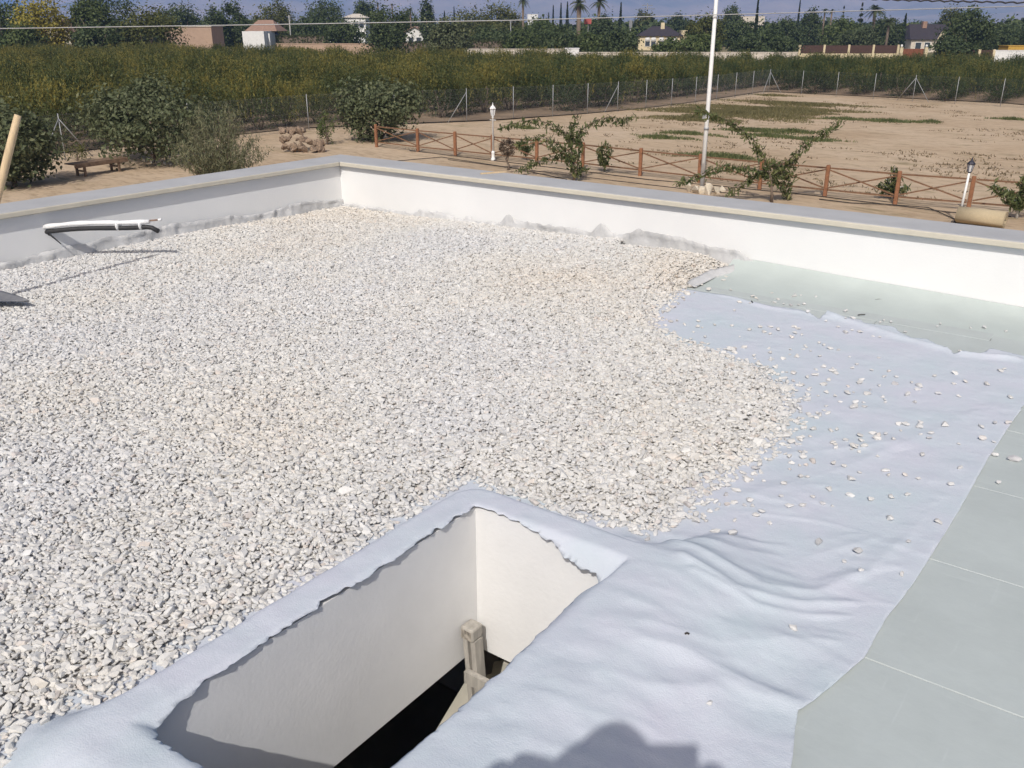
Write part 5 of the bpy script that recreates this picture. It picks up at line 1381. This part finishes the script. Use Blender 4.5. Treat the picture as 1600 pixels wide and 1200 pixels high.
# road sign, poles
def pole(name, label, cat, x, y0, d, r, mt, extra=None):
    t = fthing(name, label, cat, x, d)
    h = hgt(y0, d); MB().tube([(0, 0, -0.1), (0, 0, h)], [r, r * 0.7], 8).build('pole', M[mt], t)
    if extra: extra(t, h)
    return t
pole('road_sign', 'faded red sign board on a pole beside the thick palm', 'sign', 919, 29, 170, 0.10, 'concrete', lambda t, h: MB().box((-0.1, -0.15, h - 0.5), (1.25, 0.06, 1.0)).build('board', M['sign_red'], t))
def pyl(t, h):
    for z, l in ((h - 0.6, 3.2), (h - 1.6, 4.8)): MB().bar((-l / 2, 0, z), (l / 2, 0, z), 0.15, 0.2).build('cross_arm', M['steel'], t)
pole('power_pole', 'dark power pole with cross arms against the mountains above the yellow villa', 'power pole', 1010, 8, 300, 0.22, 'steel', pyl)
pole('power_pole', 'thin pale concrete pole beside the white house with awning', 'power pole', 453, 25, 195, 0.16, 'concrete', lambda t, h: MB().bar((-.5, 0, h - .3), (.5, 0, h - .3), 0.1, 0.1).build('cross_arm', M['steel'], t))
pole('power_pole', 'short thick pale pole with dark top left of the yellow villa', 'power pole', 985, 32, 220, 0.2, 'concrete', lambda t, h: MB().box((0, -.1, h - .9), (0.7, 0.5, 1.6)).build('transformer', M['steel'], t))
pole('power_pole', 'slim grey pole in the middle of the clipped hedge', 'power pole', 798, 33, 170, 0.08, 'zinc', lambda t, h: MB().bar((-.3, 0, h - .2), (.3, 0, h - .2), 0.08, 0.08).build('cross_arm', M['steel'], t))
# hedges
def hedge(label, x0, x1, y0, d, n, seed):
    t = fthing('clipped_hedge', label, 'hedge', (x0 + x1) / 2, d); rg = np.random.default_rng(seed)
    w = wpx(x1 - x0, d); h = hgt(y0, d)
    P = rg.uniform(-1, 1, (n, 3)); ax = rg.integers(0, 3, n); P[np.arange(n), ax] = np.sign(P[np.arange(n), ax]) * rg.uniform(0.8, 1, n)
    nr = np.zeros((n, 3)); nr[np.arange(n), ax] = np.sign(P[np.arange(n), ax])
    P = P * np.array((w / 2, 0.8, h / 2)) + np.array((0, 0, h / 2))
    v, f = leaves(P, nr, 0.34, rg, 0.7, jitter=0.5); np_obj('foliage', v, f, M['hedge'], t, tint=np.clip(rg.normal(.5, .15, n), 0, 1))
    MB().b2((-w / 2 + .2, -0.6, 0), (w / 2 - .2, .6, h - .25)).build('twig_core', M['bark'], t)
hedge('long clipped hedge right of the white house with awning', 434, 514, 54, 178, 2400, 1)
hedge('clipped hedge behind the centre of the orchard', 735, 786, 61, 165, 1500, 2)
hedge('clipped hedge behind the white gabled cottage trees', 612, 690, 63, 160, 1800, 3)
# far trees: column, top row, width in the picture, distance, leaves, label
FT = [(14, 8, 80, 168, 'green_tree', 'mid green tree at the far left behind the yellow tree'),
      (68, -3, 80, 146, 'yellow_tree', 'yellow leaved tree at the far left'),
      (30, 40, 60, 140, 'green_tree', 'low green bush under the yellow tree'),
      (140, 4, 70, 152, 'green_tree', 'green tree just right of the yellow tree'),
      (166, -12, 90, 160, 'dark_tree', 'tallest dark tree right of the yellow tree'),
      (150, 38, 70, 135, 'dark_tree', 'low dark bush below the tallest dark tree'),
      (236, 21, 86, 138, 'olive_tree', 'olive green domed tree left of the blank shed'),
      (278, 14, 70, 200, 'dark_tree', 'dark tree behind the blank shed'),
      (250, 26, 50, 230, 'green_tree', 'small tree peeping behind the olive domed tree'),
      (335, 17, 36, 190, 'dark_tree', 'narrow dark tree above the right end of the blank shed'),
      (364, 12, 44, 195, 'dark_tree', 'dark tree between the blank shed and the white house'),
      (428, 7, 60, 230, 'olive_tree', 'light green tree behind the white house roof'),
      (486, 30, 80, 200, 'dark_tree', 'wide dark tree above the long clipped hedge'),
      (510, 3, 60, 240, 'dark_tree', 'tall dark tree rising behind the hedge'),
      (536, 30, 60, 170, 'dark_tree', 'dark tree in front of the pale two storey house'),
      (572, 6, 40, 260, 'dark_tree', 'tall tree right of the pale two storey house'),
      (605, 16, 74, 148, 'dark_tree', 'big round dark tree before the orchard edge left of the cottage'),
      (668, 5, 24, 230, 'dark_tree', 'tall narrow tree behind the cottage'),
      (640, 20, 34, 260, 'green_tree', 'small green tree behind the cottage roof'),
      (698, 32, 68, 132, 'fig', 'bushy broad leaved tree in the orchard right of the cottage'),
      (735, 20, 64, 225, 'olive_tree', 'olive green tree left of the tall palm'),
      (785, 14, 70, 215, 'olive_tree', 'light olive tree beside the tall palm'),
      (770, 44, 70, 170, 'dark_tree', 'dark bush behind the clipped hedge at centre'),
      (845, 32, 60, 200, 'green_tree', 'green tree between the tall palm and the thick palm'),
      (815, 44, 50, 165, 'green_tree', 'bush at the foot of the tall palm'),
      (876, 46, 56, 150, 'dark_tree', 'dark bush left of the thick palm foot'),
      (940, 28, 46, 205, 'dark_tree', 'round dark green tree right of the red sign'),
      (930, 50, 60, 150, 'green_tree', 'low bush below the round dark tree'),
      (972, 50, 56, 145, 'dark_tree', 'low bush left of the yellow villa'),
      (1006, 23, 34, 290, 'olive_tree', 'light tree behind the yellow villa below the power pole'),
      (1064, 27, 46, 270, 'dark_tree', 'dark tree behind the yellow villa right end'),
      (1045, 60, 44, 150, 'green_tree', 'low bush before the right half of the yellow villa'),
      (1105, 28, 62, 175, 'olive_tree', 'large olive green tree left of the mast'),
      (1090, 54, 70, 145, 'green_tree', 'wide low bush below the large olive tree'),
      (1143, 16, 32, 270, 'dark_tree', 'dark domed tree right of the mast'),
      (1162, 36, 60, 200, 'dark_tree', 'dark tree at the foot of the slim cypress'),
      (1200, 50, 90, 160, 'dark_tree', 'wide dark bush left of the brown panel fence'),
      (1228, 34, 56, 205, 'dark_tree', 'dark tree left of the palms on the right'),
      (1266, 22, 26, 230, 'dark_tree', 'upright tree just left of the right hand palms'),
      (1318, 34, 60, 200, 'green_tree', 'green tree behind the brown panel fence'),
      (1350, 46, 60, 185, 'palm', 'pale feathery shrub above the brown panel fence'),
      (1388, 30, 44, 200, 'dark_tree', 'dark tree left of the farmhouse roof'),
      (1484, 16, 40, 245, 'olive_tree', 'light tree behind the farmhouse roof'),
      (1512, 19, 72, 150, 'dark_tree', 'big dark tree right of the farmhouse'),
      (1495, 58, 60, 140, 'dark_tree', 'low dark bush before the farmhouse porch'),
      (1555, 40, 60, 185, 'dark_tree', 'dark tree sloping down right of the big dark tree'),
      (1588, 44, 40, 200, 'green_tree', 'green tree at the right edge'),
      (1640, 25, 80, 190, 'dark_tree', 'dark tree just beyond the right edge'),
      (-40, 5, 90, 170, 'green_tree', 'green tree just beyond the left edge')]
for i, (x, y0, wd, d, k, lab) in enumerate(FT):
    p = far(x, d); h = hgt(y0, d); r = wpx(wd, d) / 2
    tree('shade_tree' if y0 < 40 else 'garden_bush', lab, 'tree' if y0 < 40 else 'bush', (p[0], p[1], GZ), h * 1.03, r, M[k], 1200 + i, int(2600 + 560 * r), 0.40 * (d / 170) ** 0.5, 0.04, clumps=60, spread=0.19, aspect=0.8)
# cypresses
def cypress(label, x, y0, wd, d, seed, tiers=False):
    p = far(x, d); h = hgt(y0, d); r = wpx(wd, d) / 2; rg = np.random.default_rng(seed)
    t = thing('cypress_tree' if not tiers else 'tiered_pine', label, 'tree', (p[0], p[1], GZ))
    MB().tube([(0, 0, 0), (0, 0, h * 0.96)], [0.025 * h * .6, 0.02], 6).build('trunk', M['bark'], t)
    n = 1300; u = rg.uniform(0, 1, n) ** 1.15; a = rg.uniform(0, 6.28, n)
    if tiers: u = (np.floor(u * 9) + rg.normal(0.5, 0.13, n)) / 9
    prof_ = (1 - u) ** (1.0 if tiers else 0.75) * np.minimum(1, 0.45 + u * 4)
    rad = r * prof_ * np.sqrt(rg.uniform(0.15, 1.05, n))
    P = np.stack([np.cos(a) * rad, np.sin(a) * rad, h * (0.03 + 0.97 * u)], -1)
    v, f = leaves(P, np.stack([np.cos(a), np.sin(a), 0.4 + 0 * a], -1), 0.45, rg, 0.5, hang=np.tile([[0, 0, 1.0]], (n, 1)) if not tiers else None)
    np_obj('crown', v, f, M['cypress'], t, tint=np.clip(rg.normal(.5, .2, n), 0, 1))
for i, a in enumerate((('short cypress at the left of the cypress group', 857, 22, 4, 300), ('slim cypress second in the cypress group', 864, 11, 5, 290), ('broad cypress in the middle of the cypress group', 876, 8, 7, 280), ('cypress at the right of the cypress group', 886, 6, 9, 285),
                        ('pointed cypress above the bush left of the yellow villa', 969, 7, 9, 240), ('tall slim cypress right of the mast', 1181, 3, 9, 190), ('thin cypress far right of the mast', 1246, 4, 6, 270), ('pointed conifer behind the small conical trees left', 710, 13, 6, 330),
                        ('small conifer left of the olive green tree', 695, 19, 9, 320), ('cypress at the left end of the farmhouse roof', 1413, 23, 10, 205), ('small cypress left of the short cypress', 849, 26, 3, 310))):
    cypress(*a, 1500 + i)
cypress('tiered conifer above the brown panel fence', 1343, 6, 20, 235, 1530, True)
cypress('thin tiered conifer with sparse arms above the brown panel fence', 1315, 11, 12, 290, 1531, True)
# palms
def palm(label, x, y0, crown_px, d, seed, fr=26, thick=0.17):
    p = far(x, d); h = hgt(y0, d); R_ = wpx(crown_px, d) / 2; rg = np.random.default_rng(seed)
    t = thing('palm_tree', label, 'palm tree', (p[0], p[1], GZ))
    hc = h - R_ * 0.45
    MB().tube([(0, 0, 0), (0.05, 0, hc * 0.5), (0, 0, hc)], [thick * 1.25, thick, thick * 1.1], 9).build('trunk', M['bark'], t)
    V = []; F = []; T = []
    for k in range(fr):
        a = k * 2.399 + rg.uniform(-.2, .2); el = rg.uniform(-0.5, 1.3); L_ = R_ * rg.uniform(0.85, 1.1)
        c = np.array((0, 0, hc)); dirn = np.array((math.cos(a) * math.cos(el), math.sin(a) * math.cos(el), math.sin(el)))
        side = np.array((-math.sin(a), math.cos(a), 0)); prev = None
        for s in range(9):
            u = s / 8; q = c + dirn * L_ * u + np.array((0, 0, -0.55 * L_ * u * u))
            if s:
                for sg in (-1, 1):
                    for m_ in range(2):
                        b0 = prev + (q - prev) * m_ * .5; tp = b0 + side * sg * L_ * 0.26 * math.sin(math.pi * min(1, u * .9 + .1)) + (q - prev) * 1.2 + np.array((0, 0, -0.08 * L_))
                        i0 = len(V); V += [b0, b0 + (q - prev) * 0.55, tp]; F.append((i0, i0 + 1, i0 + 2)); T.append(rg.normal(.5, .2))
            prev = q
    np_obj('fronds', np.array(V), np.array(F), M['palm'], t, tint=np.clip(T, 0, 1))
for i, a in enumerate((('tall thin palm standing left of the cypress group', 817, -3, 27, 165, 1, 26, .18), ('thick palm with a full crown beside the red sign', 904, 1, 34, 168, 2, 34, .38), ('palm with a short crown right of the thick palm', 935, -1, 30, 205, 3, 30, .30),
                        ('left one of the two close palms above the panel fence', 1286, 15, 16, 205, 4, 24, .16), ('right one of the two close palms above the panel fence', 1297, 16, 14, 210, 5, 24, .16), ('broad drooping palm left of the farmhouse', 1364, 9, 34, 205, 6, 34, .3),
                        ('small palm left of the tall narrow tree', 642, 14, 14, 250, 7, 22, .2), ('distant palm head above the round dark tree', 592, 6, 10, 270, 8, 20, .2), ('second distant palm head above the round dark tree', 614, 8, 9, 275, 9, 20, .2),
                        ('low feathery palm before the farmhouse left end', 1388, 28, 28, 190, 10, 34, .25))):
    lab, x, y0, cp, d, sd_, fr, th = a
    palm(lab, x, y0, cp, d, 1600 + sd_, fr, th)
# far wooded belt that reads as one mass
rg = np.random.default_rng(99)
far_src = []
for i in range(4):
    p, nr, u = crown_points(np.random.default_rng(1700 + i), 420, 1, 1, 1, 24, 0.24)
    p[:, 2] = (p[:, 2] + 1) * 0.8; v, f = leaves(p, nr, 0.30, np.random.default_rng(1750 + i), 0.8)
    far_src.append(bpy.data.objects.new('crown', np_mesh('crown', v, f, M['green_tree' if i % 2 else 'dark_tree'], tint=np.clip(rg.normal(.5, .18, len(f)), 0, 1))))
P, S, Rr_, K = [], [], [], []
for k in range(1500):
    x = rg.uniform(-500, 2100); d = 270 + 1500 * rg.uniform(0, 1) ** 2.2
    q = far(x, d); P.append((q[0], q[1], GZ)); S.append(rg.uniform(1.8, 4.0) * (1 + 0.0004 * d)); Rr_.append((0, 0, rg.uniform(0, 6.28))); K.append(int(rg.integers(0, 4)))
instancer('distant_trees', P, S, Rr_, K, far_src, 'distant belt of trees along the foot of the mountains', 'trees')

# ------------------------------------------------------------------ overhead cables
def cable(name, label, pts_, r, mt, twist=0.0):
    P = []
    Q = [np.array((*far(x, d), hz(y, d))) for x, y, d in pts_]
    for i, (a, bb) in enumerate(zip(Q[:-1], Q[1:])):
        for u in np.linspace(0, 1, 30, endpoint=False):
            c = a + (bb - a) * u
            if twist: c = c + np.array((0, 0, twist * math.sin((i + u) * 60)))
            P.append(tuple(c))
    P.append(tuple(Q[-1]))
    o = MB().tube(P, r, 6).build(name, M[mt]); tag(o, label, 'cable')
cable('overhead_cable', 'thin pale cable crossing the whole view above the orchard', ((-900, 49, 26), (0, 44.5, 26), (400, 39, 26), (800, 32.5, 26), (1200, 22.5, 26), (1600, 12, 26), (2500, -18, 26)), 0.014, 'zinc')
cable('twisted_cable', 'dark twisted cable at the top right', ((500, -28, 30), (1250, -1, 30), (1420, 4, 30), (1600, 7.5, 30), (2300, 2, 30)), 0.026, 'black', 0.02)

# ------------------------------------------------------------------ haze
m = bpy.data.materials.new('haze_air'); m.use_nodes = True
nt = m.node_tree; nt.nodes.remove(nt.nodes['Principled BSDF'])
pv = nt.nodes.new('ShaderNodeVolumePrincipled'); pv.inputs['Density'].default_value = 2.2e-4; pv.inputs['Color'].default_value = (0.33, 0.53, 1.0, 1)
nt.links.new(pv.outputs[0], nt.nodes['Material Output'].inputs['Volume'])
top_z = MOUNT_TOP + 15
o = MB().b2((-9600, -9600, GZ - 2.0), (9600, 9600, top_z)).build('haze', m)
tag(o, 'pale blue haze in the air', 'haze', kind='stuff')
